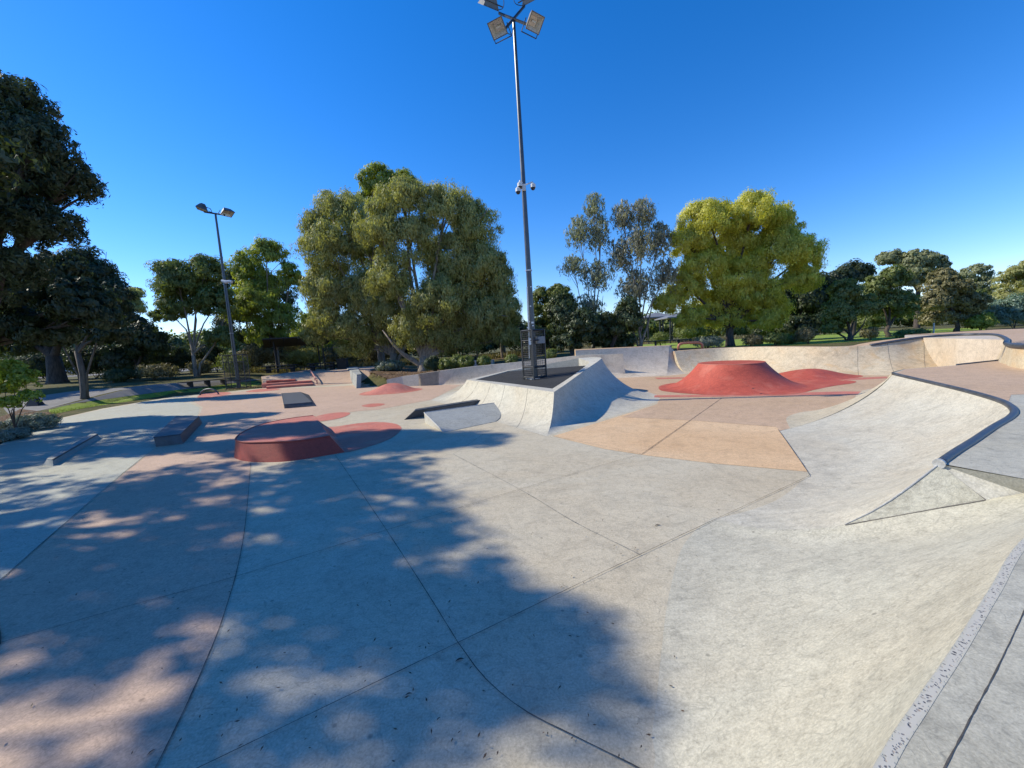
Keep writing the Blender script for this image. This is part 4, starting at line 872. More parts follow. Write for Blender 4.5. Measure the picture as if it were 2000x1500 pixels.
# ------------------------------------------------------------------ parked cars
def car(label, c, rz, mat, s=1.0):
    c = Vector(c); e_ = empty('parked_car', c, label, 'car', 'cars parked beyond the trees'); Mx = Matrix.Translation(c) @ Matrix.Rotation(rz, 4, 'Z')
    prof = [(-2.2, .35), (-2.25, .75), (-2.05, .95), (-1.2, 1.02), (-.55, 1.42), (.75, 1.45), (1.55, 1.02), (2.15, .92), (2.25, .6), (2.2, .35)]
    def ext(pr, w, inset=0): 
        n_ = len(pr); return [Mx @ Vector((x, -w+(.18 if z > 1.1 else 0), z)) for x, z in pr]+[Mx @ Vector((x, w-(.18 if z > 1.1 else 0), z)) for x, z in pr], [tuple(range(n_)), tuple(range(n_, 2*n_))[::-1]]+[(i, (i+1) % n_, n_+(i+1) % n_, n_+i) for i in range(n_)]
    mb = MB(); mb.add(*ext(prof, .88)); mb.build('body', mat, e_, bevel=.04)
    win = [(-1.05, 1.04), (-.5, 1.38), (.7, 1.40), (1.35, 1.04)]
    mb = MB(); mb.add(*ext(win, .9)); mb.build('window', M['glass'], e_)
    for x in (-1.4, 1.4):
        for y in (-.82, .82):
            mb = MB(); mb.tube([Mx @ Vector((x, y-.1, .33)), Mx @ Vector((x, y+.1, .33))], .33, 16); w_ = mb.build('wheel', M['rubber'], e_)
            mb = MB(); mb.tube([Mx @ Vector((x, y-.11, .33)), Mx @ Vector((x, y+.11, .33))], .19, 12); mb.build('rim', M['galv'], w_)
cpp = lambda u, v, Y: Vector((atd(u, v, Y).x, Y, g(atd(u, v, Y).x, Y)))
car('white car parked beyond the trees at the far left', cpp(90, 735, 62)+Vector((0, 0, .3)), .15, M['carw']); car('white car half hidden behind dark trunks at the far left', cpp(132, 735, 66)+Vector((0, 0, .3)), .2, M['carw'])
car('distant white car glimpsed behind the large central tree', cpp(868, 680, 95), .1, M['carw']); car('grey car parked just left of the white car at the far left edge', cpp(40, 740, 60)+Vector((0, 0, .2)), .15, M['cargr'])
# ------------------------------------------------------------------ paths, lawns, mulch
drape('lawn_strip', [hit(98, 812), hit(140, 801), hit(205, 791), hit(300, 777), hit(400, 764), hit(470, 757), hit(520, 750), hit(521, 744), hit(470, 748), hit(400, 757), hit(330, 765), hit(230, 778), hit(150, 789), hit(95, 800)], M['grassb'], .012)
drape('footpath', [hit(20, 812), hit(95, 800), hit(150, 789), hit(230, 778), hit(330, 765), hit(400, 757), hit(470, 747), hit(518, 741), hit(470, 742), hit(380, 747), hit(250, 757), hit(160, 763), hit(90, 772), hit(0, 788)], M['path'], .02)
drape('far_lawn', [Vector((20, 28, 0)), Vector((34, 28, 0)), Vector((60, 50, 0)), Vector((60, 64, 0)), Vector((18, 60, 0)), Vector((15, 36, 0))], M['grassb'], .015, 2)
drape('far_path', [Vector((-14, 56, 0)), Vector((8, 54, 0)), Vector((8, 56, 0)), Vector((-14, 58.5, 0))], M['dirt'], .02, 2)
drape('dry_verge', [Vector((8, 64, 0)), Vector((40, 68, 0)), Vector((40, 76, 0)), Vector((8, 74, 0))], M['dirt'], .02, 2)
drape('street', [Vector((-110, 56, 0)), Vector((-44, 58, 0)), Vector((-44, 72, 0)), Vector((-110, 72, 0))], M['path'], .03, 3)
drape('mulch_bed', [Vector((-19.6, 11.2, 0)), hit(0, 868), hit(60, 838), hit(100, 822), hit(118, 815), hit(98, 806), hit(40, 800), hit(-60, 830), hit(-200, 860)], M['mulch'], .03, .8)
drape('mulch_bed', [hit(716, 736), hit(756, 740), Vector((-9, 28.4, 0)), Vector((-2, 28, 0)), Vector((4, 28, 0)), Vector((4, 33, 0)), Vector((-6, 40, 0)), Vector((-13, 41, 0))], M['mulch'], .02, .6)
drape('dry_grass', [Vector((-30, 50, 0)), Vector((2, 44, 0)), Vector((4, 54, 0)), Vector((-30, 55, 0))], M['dirt'], .02, 2)
sheet('mulch_verge', [at(705, 741), at(752, 743.5), Vector((-8.8, 28.4, 0)), Vector((-9, 30, 0)), Vector((-11, 36, 0)), Vector((-13.4, 37.4, 0)), Vector((-13.6, 36, 0))], M['mulch'], .006)
# leaf litter
def scatter(name, label, polyfn, n, size, leaf, seed, up=.02, stand=False, kind='stuff'):
    rng = np.random.default_rng(seed); C = []
    while len(C) < n:
        p = polyfn(rng)
        C.append((p[0], p[1], p[2]+up))
    C = np.array(C); k = len(C)
    if stand:
        D_ = unit(np.stack([rng.normal(0, .35, k), rng.normal(0, .35, k), np.ones(k)], 1)); W_ = unit(np.cross(D_, rng.normal(size=(k, 3))))
        L_ = size*rng.uniform(.5, 1.4, k); C[:, 2] += L_*.4; me = quads_mesh(name, C, D_, W_, L_, L_*.12, rng.random(k))
    else:
        D_ = unit(np.stack([rng.normal(size=k), rng.normal(size=k), rng.normal(0, .25, k)], 1)); W_ = unit(np.cross(D_, np.stack([rng.normal(0, .3, k), rng.normal(0, .3, k), np.ones(k)], 1)))
        L_ = size*rng.uniform(.5, 1.4, k); me = quads_mesh(name, C, D_, W_, L_, L_*.35, rng.random(k))
    o = link(name, me, LM[leaf]); return tag(o, label, None, None, kind)
def inpix(u0, u1, f_lo, f_hi):
    def f(rng):
        u = rng.uniform(u0, u1); a, b = f_lo(u), f_hi(u); v = rng.uniform(min(a, b), max(a, b)); p = hit(u, v); return (p.x, p.y, p.z)
    return f
def box_pts(x0, x1, y0, y1):
    def f(rng): x = rng.uniform(x0, x1); y = rng.uniform(y0, y1); return (x, y, g(x, y))
    return f
lt = lambda *t: (lambda u: lerp_tab(u, list(t)))
scatter('leaf_litter', None, inpix(715, 860, lt((715, 736), (756, 740), (860, 725)), lt((715, 727), (860, 708))), 1500, .16, 'straw', 5, .04)
scatter('leaf_litter', None, inpix(0, 118, lt((0, 868), (60, 838), (118, 815)), lt((0, 805), (118, 806))), 1500, .09, 'straw', 6, .04)
scatter('leaf_litter', None, inpix(440, 520, lt((440, 763), (520, 757)), lt((440, 755), (520, 748))), 500, .14, 'straw', 8, .03)
scatter('grass', None, inpix(98, 520, lt((98, 811), (205, 791), (400, 764), (520, 750)), lt((95, 801), (230, 778), (400, 757), (521, 744))), 9000, .10, 'blade', 9, .0, True)
scatter('dry_grass_tufts', None, box_pts(-32, 4, 46, 54), 14000, .7, 'dry', 10, 0, True)
scatter('dry_grass_tufts', None, box_pts(6, 50, 62, 75), 8000, .5, 'dry', 12, 0, True)
def slabs(rng):
    u, v = rng.uniform(-100, 1560), rng.uniform(800, 1490)
    p = at(u, v, .016); return (p.x, p.y, p.z)
scatter('leaf_litter', None, slabs, 330, .028, 'twig', 21, .003)
# fallen gum leaves and spots on the near concrete
def fleaf(u, v, L_, rz, z, label, mat='leafd'):
    p = at(u, v, z); mb = MB(); n_ = 7; a = []; b = []
    for i in range(n_+1):
        t = i/n_; w = .24*L_*math.sin(math.pi*t)**.8+.0008; x = (t-.5)*L_; y = .18*L_*math.sin(math.pi*t); h = .006+.02*L_*math.sin(math.pi*t)+.004*t
        a.append(p+Matrix.Rotation(rz, 3, 'Z') @ Vector((x, y-w/2, h))); b.append(p+Matrix.Rotation(rz, 3, 'Z') @ Vector((x, y+w/2, h)))
    mb.add(a+b, [(i, i+1, n_+2+i, n_+1+i) for i in range(n_)]); o = mb.build('fallen_leaf', M[mat]); tag(o, label, 'leaf', 'fallen leaves on the concrete')
M['leafd'] = plain('dead_leaf', (.035, .025, .018), .7, var=.4)
M['leafb'] = plain('brown_leaf', (.16, .10, .055), .7, var=.4)
fleaf(898, 1291, .075, .3, .004, 'largest dark fallen leaf, just below the near joint crossing')
fleaf(920, 1306, .03, .9, .004, 'tiny dark leaf close below the near joint crossing')
fleaf(879, 1176, .045, 1.3, .004, 'dark curled leaf just above the near joint crossing')
fleaf(798, 1358, .05, .2, .004, 'dark leaf on shaded concrete between the two near joints, bottom centre')
fleaf(857, 1406, .03, .7, .004, 'small dark leaf on the sunlit dapple at bottom centre')
fleaf(537, 1229, .02, .2, .004, 'tiny dark leaf on the shaded grey slab left of centre', 'leafd')
fleaf(1285, 1027, .085, .1, .004, 'brown leaf on sunlit grey concrete right of centre', 'leafd')
fleaf(1097, 1148, .03, .5, .004, 'tiny leaf on sunlit concrete beside the diagonal joint', 'leafb')
fleaf(296, 1471, .045, 1, .004, 'thin leaf on the beige slab at bottom left', 'leafd')
fleaf(1475, 759, .35, .6, .22, 'dark leaf scrap low on the front of the volcano ramp', 'leafd')
fleaf(1485, 762, .28, 2.2, .18, 'second dark scrap low on the front right of the volcano ramp', 'leafd')
# ================================================================== TREES
dk_ = dict(droop=.35, asp=.34)
tree('gum_tree', 'huge dark gum tree whose crown fills the upper left edge', (-75, 770), [(15, 205, 78, 66), (70, 280, 66, 60), (128, 352, 62, 46), (40, 340, 80, 66), (80, 440, 78, 48), (-70, 240, 100, 90), (-40, 400, 90, 70), (10, 520, 75, 46), (-80, 560, 80, 60)], 'deep', 'bark_dark', 100000, .14, .42, Y=13.2, fork=3.4, depth=.95, clump=.15, hollow=.2, asp=.28, string=.7, twigs=7, droop=.3)
tree('gum_tree', 'dense dark tree leaning in from the left edge below the huge gum', (-170, 800), [(40, 560, 70, 56), (110, 530, 60, 44), (150, 590, 62, 56), (20, 640, 80, 44), (200, 620, 36, 36), (-60, 560, 90, 70), (90, 650, 60, 34)], 'deep', 'bark_dark', 90000, .18, .4, Y=19, fork=3.0, clump=.27, hollow=.2, asp=.38)
tree('gum_tree', 'thick-trunked dark tree beyond the footpath at left', (112, 742), [(60, 600, 80, 60), (140, 640, 70, 44), (40, 670, 60, 30)], 'deep', 'bark_dark', 20000, .4, .7, Y=40, clump=.3, hollow=.2, asp=.4)
tree('gum_tree', 'slim dark tree with low side branches above the left footpath', (164, 766), [(190, 560, 50, 62), (165, 530, 50, 48), (150, 620, 60, 44), (232, 590, 34, 46), (215, 650, 44, 30)], 'deep', 'bark_mid', 50000, .2, .2, Y=28, clump=.3, hollow=.15, asp=.36, stems=[(.5, .07, .9), (-.5, .06, -.8)])
tree('gum_tree', 'low dark tree filling the gap right of the left tree group', (270, 742), [(245, 640, 45, 50), (285, 665, 45, 38), (240, 700, 50, 26)], 'deep', 'bark_dark', 16000, .34, .25, Y=42, clump=.34, hollow=.2, asp=.4)
tree('gum_tree', 'distant pale tree peeking between the left trees', (262, 730), [(258, 575, 25, 14), (262, 600, 22, 18)], 'olive', 'bark_grey', 3500, .5, .2, Y=60, clump=.35)
tree('gum_tree', 'round-topped grey-green gum tree with a forked pale trunk left of the two-headed mast', (385, 745), [(345, 545, 50, 42), (400, 530, 40, 34), (375, 580, 60, 48), (330, 610, 36, 30), (425, 590, 36, 40), (430, 660, 32, 26)], 'mid', 'bark_pale', 40000, .32, .2, Y=41, clump=.32, hollow=.2, stems=[(.8, .11, 1.3)])
tree('gum_tree', 'yellow-green gum tree right of the two-headed mast', (545, 725), [(520, 500, 45, 34), (480, 520, 36, 30), (510, 560, 50, 42), (565, 545, 32, 34), (475, 610, 40, 32), (550, 620, 40, 34)], 'yellow2', 'bark_pale', 30000, .3, .26, Y=47, clump=.3, hollow=.3, droop=.8) if 'yellow2' in LM else None
LM['yellow2'] = leafmat('fresh_green_leaves', (.08, .13, .022), (.42, .46, .08), .46)
tree('gum_tree', 'yellow-green gum tree right of the two-headed mast', (545, 725), [(520, 497, 45, 32), (480, 520, 34, 30), (510, 560, 50, 42), (568, 545, 28, 34), (475, 610, 40, 32), (550, 620, 40, 34), (500, 590, 50, 40), (520, 650, 44, 34)], 'yellow2', 'bark_pale', 44000, .34, .26, Y=47, clump=.3, hollow=.2, droop=.8)
tree('gum_tree', 'dark tree standing behind the two-headed mast', (500, 728), [(450, 560, 40, 34), (470, 640, 50, 44), (550, 585, 30, 36)], 'deep', 'bark_dark', 16000, .36, .3, Y=52, clump=.32)
tree('gum_tree', 'bright low tree behind the picnic shelter roof', (620, 715), [(620, 630, 40, 34), (590, 655, 30, 26), (650, 660, 40, 26)], 'yellow2', 'bark_grey', 13000, .34, .22, Y=54, clump=.3, droop=.8)
bigk = dict(clump=.24, hollow=.3, droop=1.1, string=.55, asp=.27)
tree('weeping_gum', 'big weeping olive-green gum, the left half of the large central pair', (770, 707), [(665, 415, 62, 48), (640, 480, 62, 55), (715, 470, 60, 60), (650, 560, 62, 52), (720, 570, 60, 60), (612, 450, 30, 44), (690, 640, 50, 38), (770, 600, 56, 64), (620, 560, 34, 50), (640, 620, 40, 46), (740, 650, 46, 36), (612, 650, 28, 28), (690, 678, 44, 20)], 'olive', 'bark_pale', 165000, .25, .42, Y=40, stems=[(.5, .2, .6)], **bigk)
tree('weeping_gum', 'big weeping olive gum with a thick pale forked trunk, right half of the central pair', (828, 714), [(790, 385, 62, 40), (870, 405, 66, 50), (930, 440, 52, 56), (800, 470, 74, 60), (900, 510, 74, 62), (965, 545, 42, 60), (850, 590, 70, 54), (950, 620, 58, 46), (760, 540, 52, 50), (990, 600, 32, 50), (880, 570, 70, 70), (910, 640, 60, 40), (850, 655, 44, 34), (800, 645, 40, 44), (975, 650, 38, 30), (905, 665, 46, 26), (870, 680, 24, 18), (1000, 660, 26, 26), (940, 520, 60, 50), (740, 440, 50, 50)], 'olive', 'bark_pale', 250000, .235, .5, Y=36, stems=[(-.7, .26, -1.1)], **bigk)
tree('gum_tree', 'bright green tree top rising behind the big central pair', (745, 700), [(735, 350, 36, 30), (780, 355, 34, 26), (745, 385, 50, 32)], 'yellow2', 'bark_grey', 16000, .32, .4, Y=47, clump=.28, droop=.8)
tree('gum_tree', 'dark shaded tree behind the right side of the big central pair', (985, 690), [(960, 600, 52, 52), (1000, 640, 36, 30), (930, 650, 50, 28)], 'deep', 'bark_grey', 16000, .36, .3, Y=50, clump=.32)
for k, (u, lab) in enumerate(((898, 'slender white-barked young gum left of the mast cage'), (932, 'thin straight young gum midway behind the bank wall'), (980, 'slender white-barked young gum nearest the mast cage'))):
    tree('young_gum', lab, (u, 690), [(u-4, 600, 30, 24), (u+6, 635, 26, 20)], 'mid', 'bark_pale', 5000, .3, .12, Y=44+k, clump=.34, droop=.9, twigs=3, group='slender gums behind the bank wall')
tree('gum_tree', 'olive tree just right of the tall mast', (1075, 688), [(1060, 595, 28, 36), (1095, 600, 36, 42), (1060, 640, 34, 24), (1090, 570, 26, 16)], 'mid', 'bark_dark', 20000, .3, .22, Y=40, clump=.3)
tree('dark_bush_tree', 'dense dark shrubby tree right of the tall mast, left of the thin gum', (1120, 692), [(1105, 615, 36, 52), (1140, 640, 40, 40), (1110, 665, 44, 22)], 'deep2', 'bark_dark', 20000, .2, .2, Y=31, clump=.34, hollow=.2) if 'deep2' in LM else None
LM['deep2'] = leafmat('dark_glossy_leaves', (.016, .030, .011), (.08, .11, .038), .25)
sb = dict(clump=.34, hollow=.2, asp=.42)
tree('dark_bush_tree', 'dense dark shrubby tree right of the tall mast', (1118, 692), [(1100, 620, 34, 50), (1140, 640, 38, 40), (1110, 665, 44, 24)], 'deep2', 'bark_dark', 20000, .22, .2, Y=31, **sb)
tree('dark_bush_tree', 'dense dark shrubby tree between the two thin grey gums', (1195, 690), [(1190, 640, 40, 34), (1225, 620, 34, 40), (1200, 668, 50, 20)], 'deep2', 'bark_dark', 18000, .22, .2, Y=31.5, **sb)
th = dict(clump=.15, hollow=.0, droop=1.1, string=.9, asp=.24)
tree('thin_gum', 'tall thin see-through blue-grey gum, the left of two', (1158, 690), [(1160, 405, 22, 32), (1130, 455, 30, 38), (1170, 460, 26, 44), (1120, 520, 34, 24), (1165, 540, 38, 36), (1150, 600, 36, 30)], 'grey', 'bark_grey', 10000, .27, .12, Y=33, fork=1.6, twigs=9, stems=[(.3, .08, .3)], **th)
tree('thin_gum', 'tall thin grey-brown gum, the right of two, beside the yellow-green tree', (1250, 685), [(1215, 425, 24, 36), (1255, 420, 34, 36), (1250, 480, 46, 46), (1210, 500, 30, 40), (1290, 470, 26, 40), (1245, 560, 46, 44), (1300, 540, 30, 40)], 'greybrown', 'bark_pale', 17000, .26, .13, Y=32, fork=1.6, twigs=9, stems=[(.3, .1, .4), (-.3, .08, -.3)], **th)
tree('broad_gum', 'broad bright yellow-green tree with a thick dark trunk behind the bowl', (1426, 670), [(1385, 430, 62, 44), (1470, 415, 66, 42), (1525, 440, 42, 42), (1345, 470, 44, 42), (1430, 480, 70, 44), (1520, 490, 66, 46), (1570, 500, 38, 46), (1340, 560, 48, 34), (1400, 590, 56, 30), (1480, 570, 60, 34), (1310, 590, 40, 26), (1440, 540, 66, 44), (1380, 515, 56, 40), (1560, 545, 44, 34), (1500, 600, 50, 30), (1350, 620, 40, 24), (1420, 620, 50, 22), (1500, 625, 40, 22)], 'yellow', 'bark_dark', 280000, .185, .34, Y=33, fork=1.7, twigs=2, clump=.28, hollow=.4, droop=.7, string=.3, asp=.3)
tree('dark_bush_tree', 'dense dark tree in shade right of the broad yellow-green tree', (1545, 668), [(1540, 590, 60, 50), (1590, 580, 44, 55), (1560, 640, 50, 26), (1500, 640, 40, 24)], 'deep', 'bark_dark', 30000, .3, .28, Y=39, **sb)
tree('dark_bush_tree', 'blackish round-topped tree between two green trees at right', (1665, 660), [(1665, 535, 38, 26), (1640, 560, 36, 34)], 'deep', 'bark_dark', 12000, .34, .28, Y=46, **sb)
tree('citrus_tree', 'bushy green round tree with low spreading branches just behind the bowl', (1660, 664), [(1650, 570, 32, 26), (1640, 610, 36, 34), (1690, 600, 30, 30), (1625, 640, 22, 18)], 'mid', 'bark_dark', 22000, .17, .16, Y=31, clump=.3, hollow=.35, asp=.45, stems=[(-.6, .07, -.5), (.5, .07, .4)])
tree('citrus_tree', 'green leafy tree with a drooping right side behind the bowl', (1735, 662), [(1740, 545, 34, 26), (1730, 590, 38, 34), (1765, 600, 24, 38), (1710, 560, 24, 24)], 'mid', 'bark_dark', 22000, .2, .18, Y=34, clump=.3, hollow=.35, asp=.45)
tree('pale_tree', 'large pale olive tree crown in the distance at right', (1790, 645), [(1740, 505, 30, 16), (1790, 510, 38, 22), (1825, 520, 24, 24), (1770, 540, 50, 24)], 'paleolive', 'bark_dark', 20000, .5, .4, Y=72, clump=.24, hollow=.5, asp=.4)
tree('layered_tree', 'rusty olive tree with layered branches behind the bowl at right', (1868, 652), [(1850, 560, 50, 26), (1880, 590, 50, 26), (1825, 590, 36, 24), (1850, 620, 60, 18), (1840, 540, 26, 16)], 'rust', 'bark_dark', 26000, .26, .2, Y=38, clump=.2, hollow=.3, asp=.36)
tree('pale_tree', 'thin pale grey-green tree near the right edge', (1915, 645), [(1905, 535, 30, 20), (1920, 560, 30, 22), (1895, 575, 26, 22)], 'paleolive', 'bark_mid', 8000, .4, .25, Y=58, clump=.26, asp=.3)
tree('broad_gum', 'olive-yellow tree at the right edge behind the bowl', (2010, 648), [(1985, 545, 36, 26), (2030, 540, 50, 40), (1975, 590, 44, 30), (1990, 620, 40, 20)], 'olive', 'bark_dark', 24000, .34, .3, Y=48, clump=.24, hollow=.4)
tree('dark_bush_tree', 'dark tree between rusty olive and pale trees at right', (1925, 645), [(1900, 600, 40, 36), (1950, 600, 40, 30)], 'mid', 'bark_dark', 14000, .36, .25, Y=52, **sb)
shrub('blue_shrub', 'tall blue-green shrub at right, the left of two', (1925, 650), 50, 70, 'blue', 9000, .22, cat='shrub', Y=40, group='blue-green shrubs at the right edge')
shrub('blue_shrub', 'tall blue-green shrub at the right edge, the right of two', (1980, 648), 76, 72, 'blue', 12000, .22, cat='shrub', Y=38, group='blue-green shrubs at the right edge')
shrub('olive_shrub', 'yellowish low shrub in front of the left blue-green shrub', (1915, 652), 60, 36, 'yellow2', 6000, .2, Y=37)
for k, (u, w, h, lf, Y, lab) in enumerate([(1465, 50, 26, 'dry', 30, 'dry brownish low shrub just right of the thick trunk'), (1515, 44, 26, 'mid', 29, 'green low shrub midway behind the bowl rim'), (1580, 50, 34, 'dry', 29, 'olive low shrub behind the rim below the dark tree'), (1700, 30, 30, 'rust', 28.5, 'orange-tinted low shrub beside the bushy round tree'), (1380, 60, 24, 'grey', 31, 'grey low shrub left of the thick trunk'), (1780, 60, 18, 'mid', 30, 'flat green shrub behind the rim left of the thin post'), (1290, 60, 30, 'mid', 46, 'green shrub below the gazebo roofs'), (1540, 60, 20, 'mid', 31, 'low green hedge piece beneath the dark tree')]):
    shrub('low_shrub', lab, (u, 668), w, h, lf, 5000, .15, Y=Y)
for k, (u, w, h, Y, lab) in enumerate([(850, 46, 34, 30.5, 'strappy dark green shrub right at the thick forked trunk'), (885, 46, 32, 30.0, 'strappy dark green shrub, second from the forked trunk'), (918, 44, 28, 29.5, 'strappy dark green shrub, third from the forked trunk'), (945, 36, 24, 29.2, 'strappy dark green shrub nearest the pale concrete block'), (1005, 30, 20, 29.2, 'small strappy shrub left of the mast cage')]):
    shrub('strappy_shrub', lab, (u, 712), w, h, 'mid' if k else 'deep2', 4200, .3, Y=Y, droop=-.4, asp=.12)
for k, (u, v, w, h, Y, lf, lab) in enumerate([(1080, 700, 30, 24, 29, 'mid', 'green shrub right of the mast cage behind the wall'), (760, 715, 60, 22, 37, 'grey', 'low grey shrub at the left central trunk'), (300, 742, 90, 30, 38, 'dry', 'brown scrubby bush under the left trees'), (380, 740, 60, 32, 44, 'dry', 'brown scrubby bush behind the forked pale trunk'), (220, 750, 80, 26, 37, 'deep2', 'dark bush beside the slim tree at left'), (455, 738, 80, 50, 43, 'mid', 'green bush behind the mast cage at left')]):
    shrub('scrub_bush', lab, (u, v), w, h, lf, 6000, .22, Y=Y)
for k, (u, w, h, Y, lf, lab) in enumerate([(530, 110, 62, 52, 'dry', 'tall brown scrub mass left behind the shelter'), (600, 90, 48, 53, 'olive', 'olive scrub mass seen under the shelter roof'), (690, 100, 52, 52, 'dry', 'brown scrub mass between shelter and big central tree'), (750, 80, 50, 50, 'dry', 'dry scrub mass just left of the central trunks'), (480, 70, 50, 50, 'dry', 'brown scrub mass behind the mast cage')]):
    shrub('scrub_mass', lab, (u, 715), w, h, lf, 10000, .3, Y=Y, clump=.4)
for k, (u, w, h, Y, lab) in enumerate([(90, 120, 66, 46, 'dark understory shrub at the far left behind the thick trunk'), (185, 110, 70, 47, 'dark understory shrub behind the slim leaning trunk'), (275, 120, 76, 48, 'dark understory shrub midway between slim trunk and forked pale trunk'), (345, 90, 66, 50, 'dark understory shrub just left of the forked pale trunk'), (425, 80, 60, 51, 'dark understory shrub between forked pale trunk and mast cage')]):
    shrub('understory_shrub', lab, (u, 720), w, h, 'deep', 12000, .3, Y=Y, clump=.4)
for k, (u, w, h, Y, lf, lab) in enumerate([(1065, 70, 60, 46, 'deep2', 'dark leafy bush filling the gap behind the olive tree right of the mast'), (1155, 90, 66, 47, 'deep2', 'dark leafy bush behind the left thin gum'), (1345, 70, 44, 56, 'mid', 'green bush between the gazebos and the thick dark trunk'), (1500, 90, 50, 56, 'deep2', 'dark bush seen right of the thick trunk under the broad crown'), (1600, 90, 60, 58, 'deep2', 'dark bush left of the bushy round tree'), (1700, 60, 46, 60, 'mid', 'far green bush between the two bushy green trees')]):
    shrub('understory_shrub', lab, (u, 720), w, h, lf, 10000, .28, Y=Y, clump=.4)
tree('lime_sapling', 'bright lime-green sapling in the planting bed at the left edge', (22, 800), [(20, 720, 30, 22), (45, 740, 34, 24), (10, 755, 30, 28), (60, 775, 26, 14), (20, 785, 24, 16)], 'lime', 'bark_dark', 3600, .13, .04, Y=15.5, clump=.34, hollow=.2, asp=.6, droop=.3, fork=.5, cat='sapling')
shrub('silver_shrub', 'silvery green cushion shrub at the left edge, front one', (12, 843), 70, 26, 'silver', 9000, .1, Y=14.6, group='silvery cushion shrubs')
shrub('silver_shrub', 'silvery green cushion shrub at the left edge beside the lawn strip', (66, 822), 90, 34, 'silver', 12000, .1, Y=17.0, group='silvery cushion shrubs')
sg = hit(62, 795); se = empty('sandwich_board', sg, 'dark triangular board standing behind the lime sapling', 'sign board')
mb = MB(); mb.add([sg+Vector((-.45, 0, 0)), sg+Vector((.45, 0, 0)), sg+Vector((-.1, .3, 1.0)), sg+Vector((.4, .5, 0)), sg+Vector((-.5, .5, 0))], [(0, 1, 2), (1, 3, 2), (3, 4, 2), (4, 0, 2)]); mb.build('panel', M['blackt'], se)
# trees beside the camera, outside the frame at left, whose shade falls over the park
def offtree(label, x, y, blobs, n, size):
    seedn[0] += 1; rng = random.Random(seedn[0]); p = Vector((x, y, g(x, y))); t = empty('gum_tree', p, label, 'tree')
    B = [((a, b, z), (r, r, r*.6)) for a, b, z, r in blobs]; mb = MB(); limbs(mb, p, B, .4, 4.0, (.3, .2), rng, 6); mb.build('trunk', M['bark_dark'], t, smooth=True)
    link('crown', foliage('crown', B, n, size, seedn[0], clump=.2, hollow=.1, asp=.42), LM['deep'], t)
def shade(sx, sy, r, z):
    k = 1.28*z; return (sx-.98*k, sy+.2*k, z, r)
offtree('dark gum tree beyond the left edge, shading the near concrete', -15.5, 7.0, [shade(-3.6, 8.0, 2.0, 8), shade(-3.2, 6.0, 2.2, 8.5), shade(-2.6, 4.3, 2.2, 9), shade(-.9, 3.3, 1.35, 9.5), shade(-5.8, 4.0, 2.2, 8), shade(-7.4, 7.6, 2.2, 8), shade(-.1, 2.9, 1.0, 9.5)], 25000, .21)
offtree('second dark gum tree beyond the left edge, shading the near left paving', -18.5, 4.0, [shade(-2.0, 1.6, 1.5, 8.5), shade(-5.6, 1.4, 2.2, 7.5), shade(-9.2, 4.6, 2.4, 7.5), shade(-12.5, 7.4, 2.6, 7.5), shade(-9, 1, 2.4, 7)], 11500, .24)
offtree('tall dark gum tree beyond the left edge behind the planting bed', -32.0, 14.5, [shade(-14, 11.5, 2.8, 9), shade(-18, 13, 3, 8), shade(-11.5, 14.2, 2.4, 9.2), shade(-16, 16, 2.6, 9)], 12000, .26)
offtree('dark gum tree beyond the left edge, shading the footpath', -46.0, 32.0, [shade(-34, 30, 3, 8), shade(-27, 31.5, 2.8, 8.5), shade(-33, 34, 3, 8)], 16000, .4)
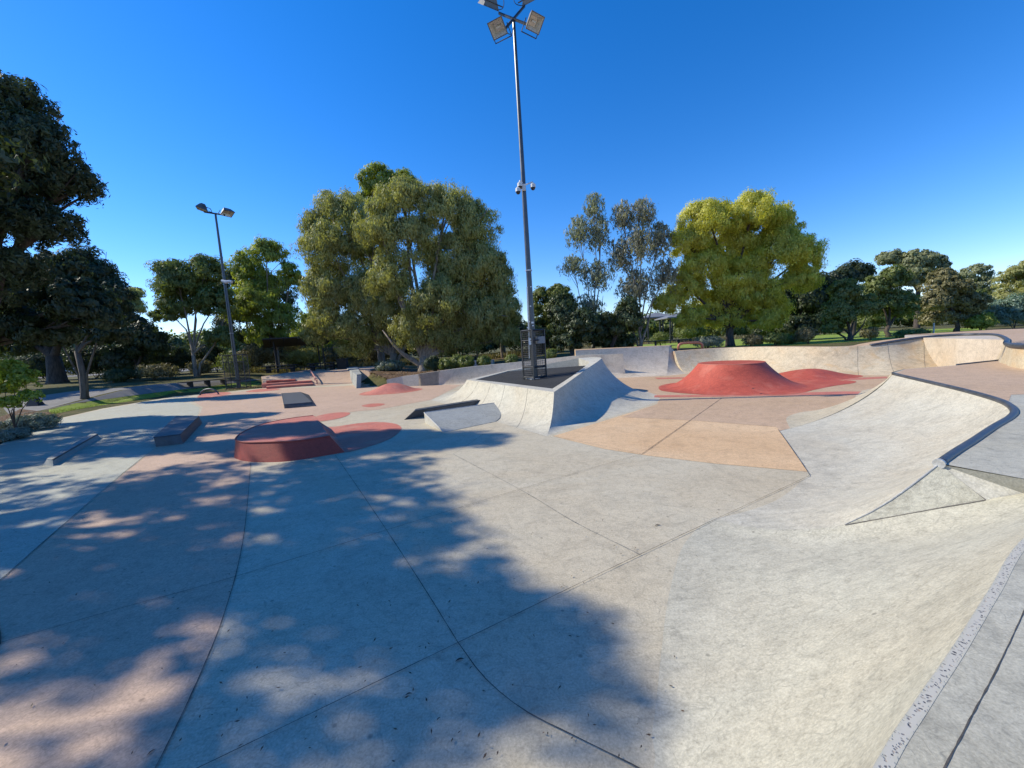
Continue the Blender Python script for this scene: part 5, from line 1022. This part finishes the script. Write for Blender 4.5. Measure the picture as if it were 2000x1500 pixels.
# distant woodland: a mass of foliage far behind
def woodland(name, spec, leaf, n, size, seed):
    rng = random.Random(seed); B = []
    for (u0, u1, vt, Y, k) in spec:
        for i in range(k):
            u = u0+(u1-u0)*(i+rng.random())/k; c = atd(u, vt+rng.uniform(-4, 8), Y+rng.uniform(-4, 6)); gz = g(c.x, c.y); r_ = max(1.2, (c.z-gz)*.6)
            B.append(((c.x, c.y, gz+r_*.8), (r_*1.2, r_, r_*1.0)))
    tag(link(name, foliage(name, B, n, size, seed, clump=.36, hollow=.3, asp=.45), LM[leaf]), kind='stuff')
woodland('distant_woodland', [(60, 330, 655, 78, 10), (560, 760, 640, 84, 9), (760, 1130, 622, 84, 16)], 'deep2', 60000, .7, 55)
woodland('distant_woodland', [(-60, 160, 670, 110, 7), (330, 600, 648, 95, 12), (1130, 1400, 612, 95, 14)], 'mid', 50000, .8, 56)
woodland('distant_woodland', [(1400, 1700, 592, 92, 14), (1700, 2080, 578, 92, 16)], 'mid', 56000, .8, 57)
# ================================================================== LIGHT, SKY, CAMERA
EL, sd = math.radians(38), Vector((-1, .2)).normalized()
sunv = Vector((sd.x*math.cos(EL), sd.y*math.cos(EL), math.sin(EL)))
L = bpy.data.lights.new('sun', 'SUN'); L.energy = 4.8; L.angle = math.radians(.75); L.color = (1, .90, .72)
so = bpy.data.objects.new('sun', L); COL.objects.link(so); so.rotation_euler = sunv.to_track_quat('Z', 'Y').to_euler(); so.location = (0, 0, 40)
w = bpy.data.worlds.new('World'); S.world = w; w.use_nodes = True; nt = w.node_tree; bg = nt.nodes['Background']
sk = nt.nodes.new('ShaderNodeTexSky'); sk.sky_type = 'NISHITA'; sk.sun_disc = False; sk.sun_elevation = EL; sk.sun_rotation = math.atan2(sunv.x, sunv.y); sk.air_density = 1.0; sk.dust_density = .05; sk.ozone_density = 3.2
hs = nt.nodes.new('ShaderNodeHueSaturation'); hs.inputs['Saturation'].default_value = 1.37; hs.inputs['Hue'].default_value = .5
nt.links.new(sk.outputs[0], hs.inputs['Color']); nt.links.new(mixc(nt, 1.0, hs.outputs[0], (1.0, .99, 1.22, 1), 'MULTIPLY'), bg.inputs[0]); bg.inputs[1].default_value = .145
cam = bpy.data.cameras.new('camera'); co = bpy.data.objects.new('camera', cam); COL.objects.link(co); S.camera = co
cam.sensor_width = 36; cam.lens = 36*F/2000; cam.clip_end = 3000; cam.clip_start = .05
co.matrix_world = Matrix.Translation((0, 0, H)) @ Matrix.Rotation(math.pi/2-P, 4, 'X') @ Matrix.Rotation(-R, 4, 'Z')
S.view_settings.view_transform = 'Standard'; S.view_settings.look = 'None'; S.view_settings.exposure = 0.28; S.view_settings.gamma = 1
S.cycles.max_bounces = 6; S.cycles.diffuse_bounces = 3; S.cycles.use_denoising = True
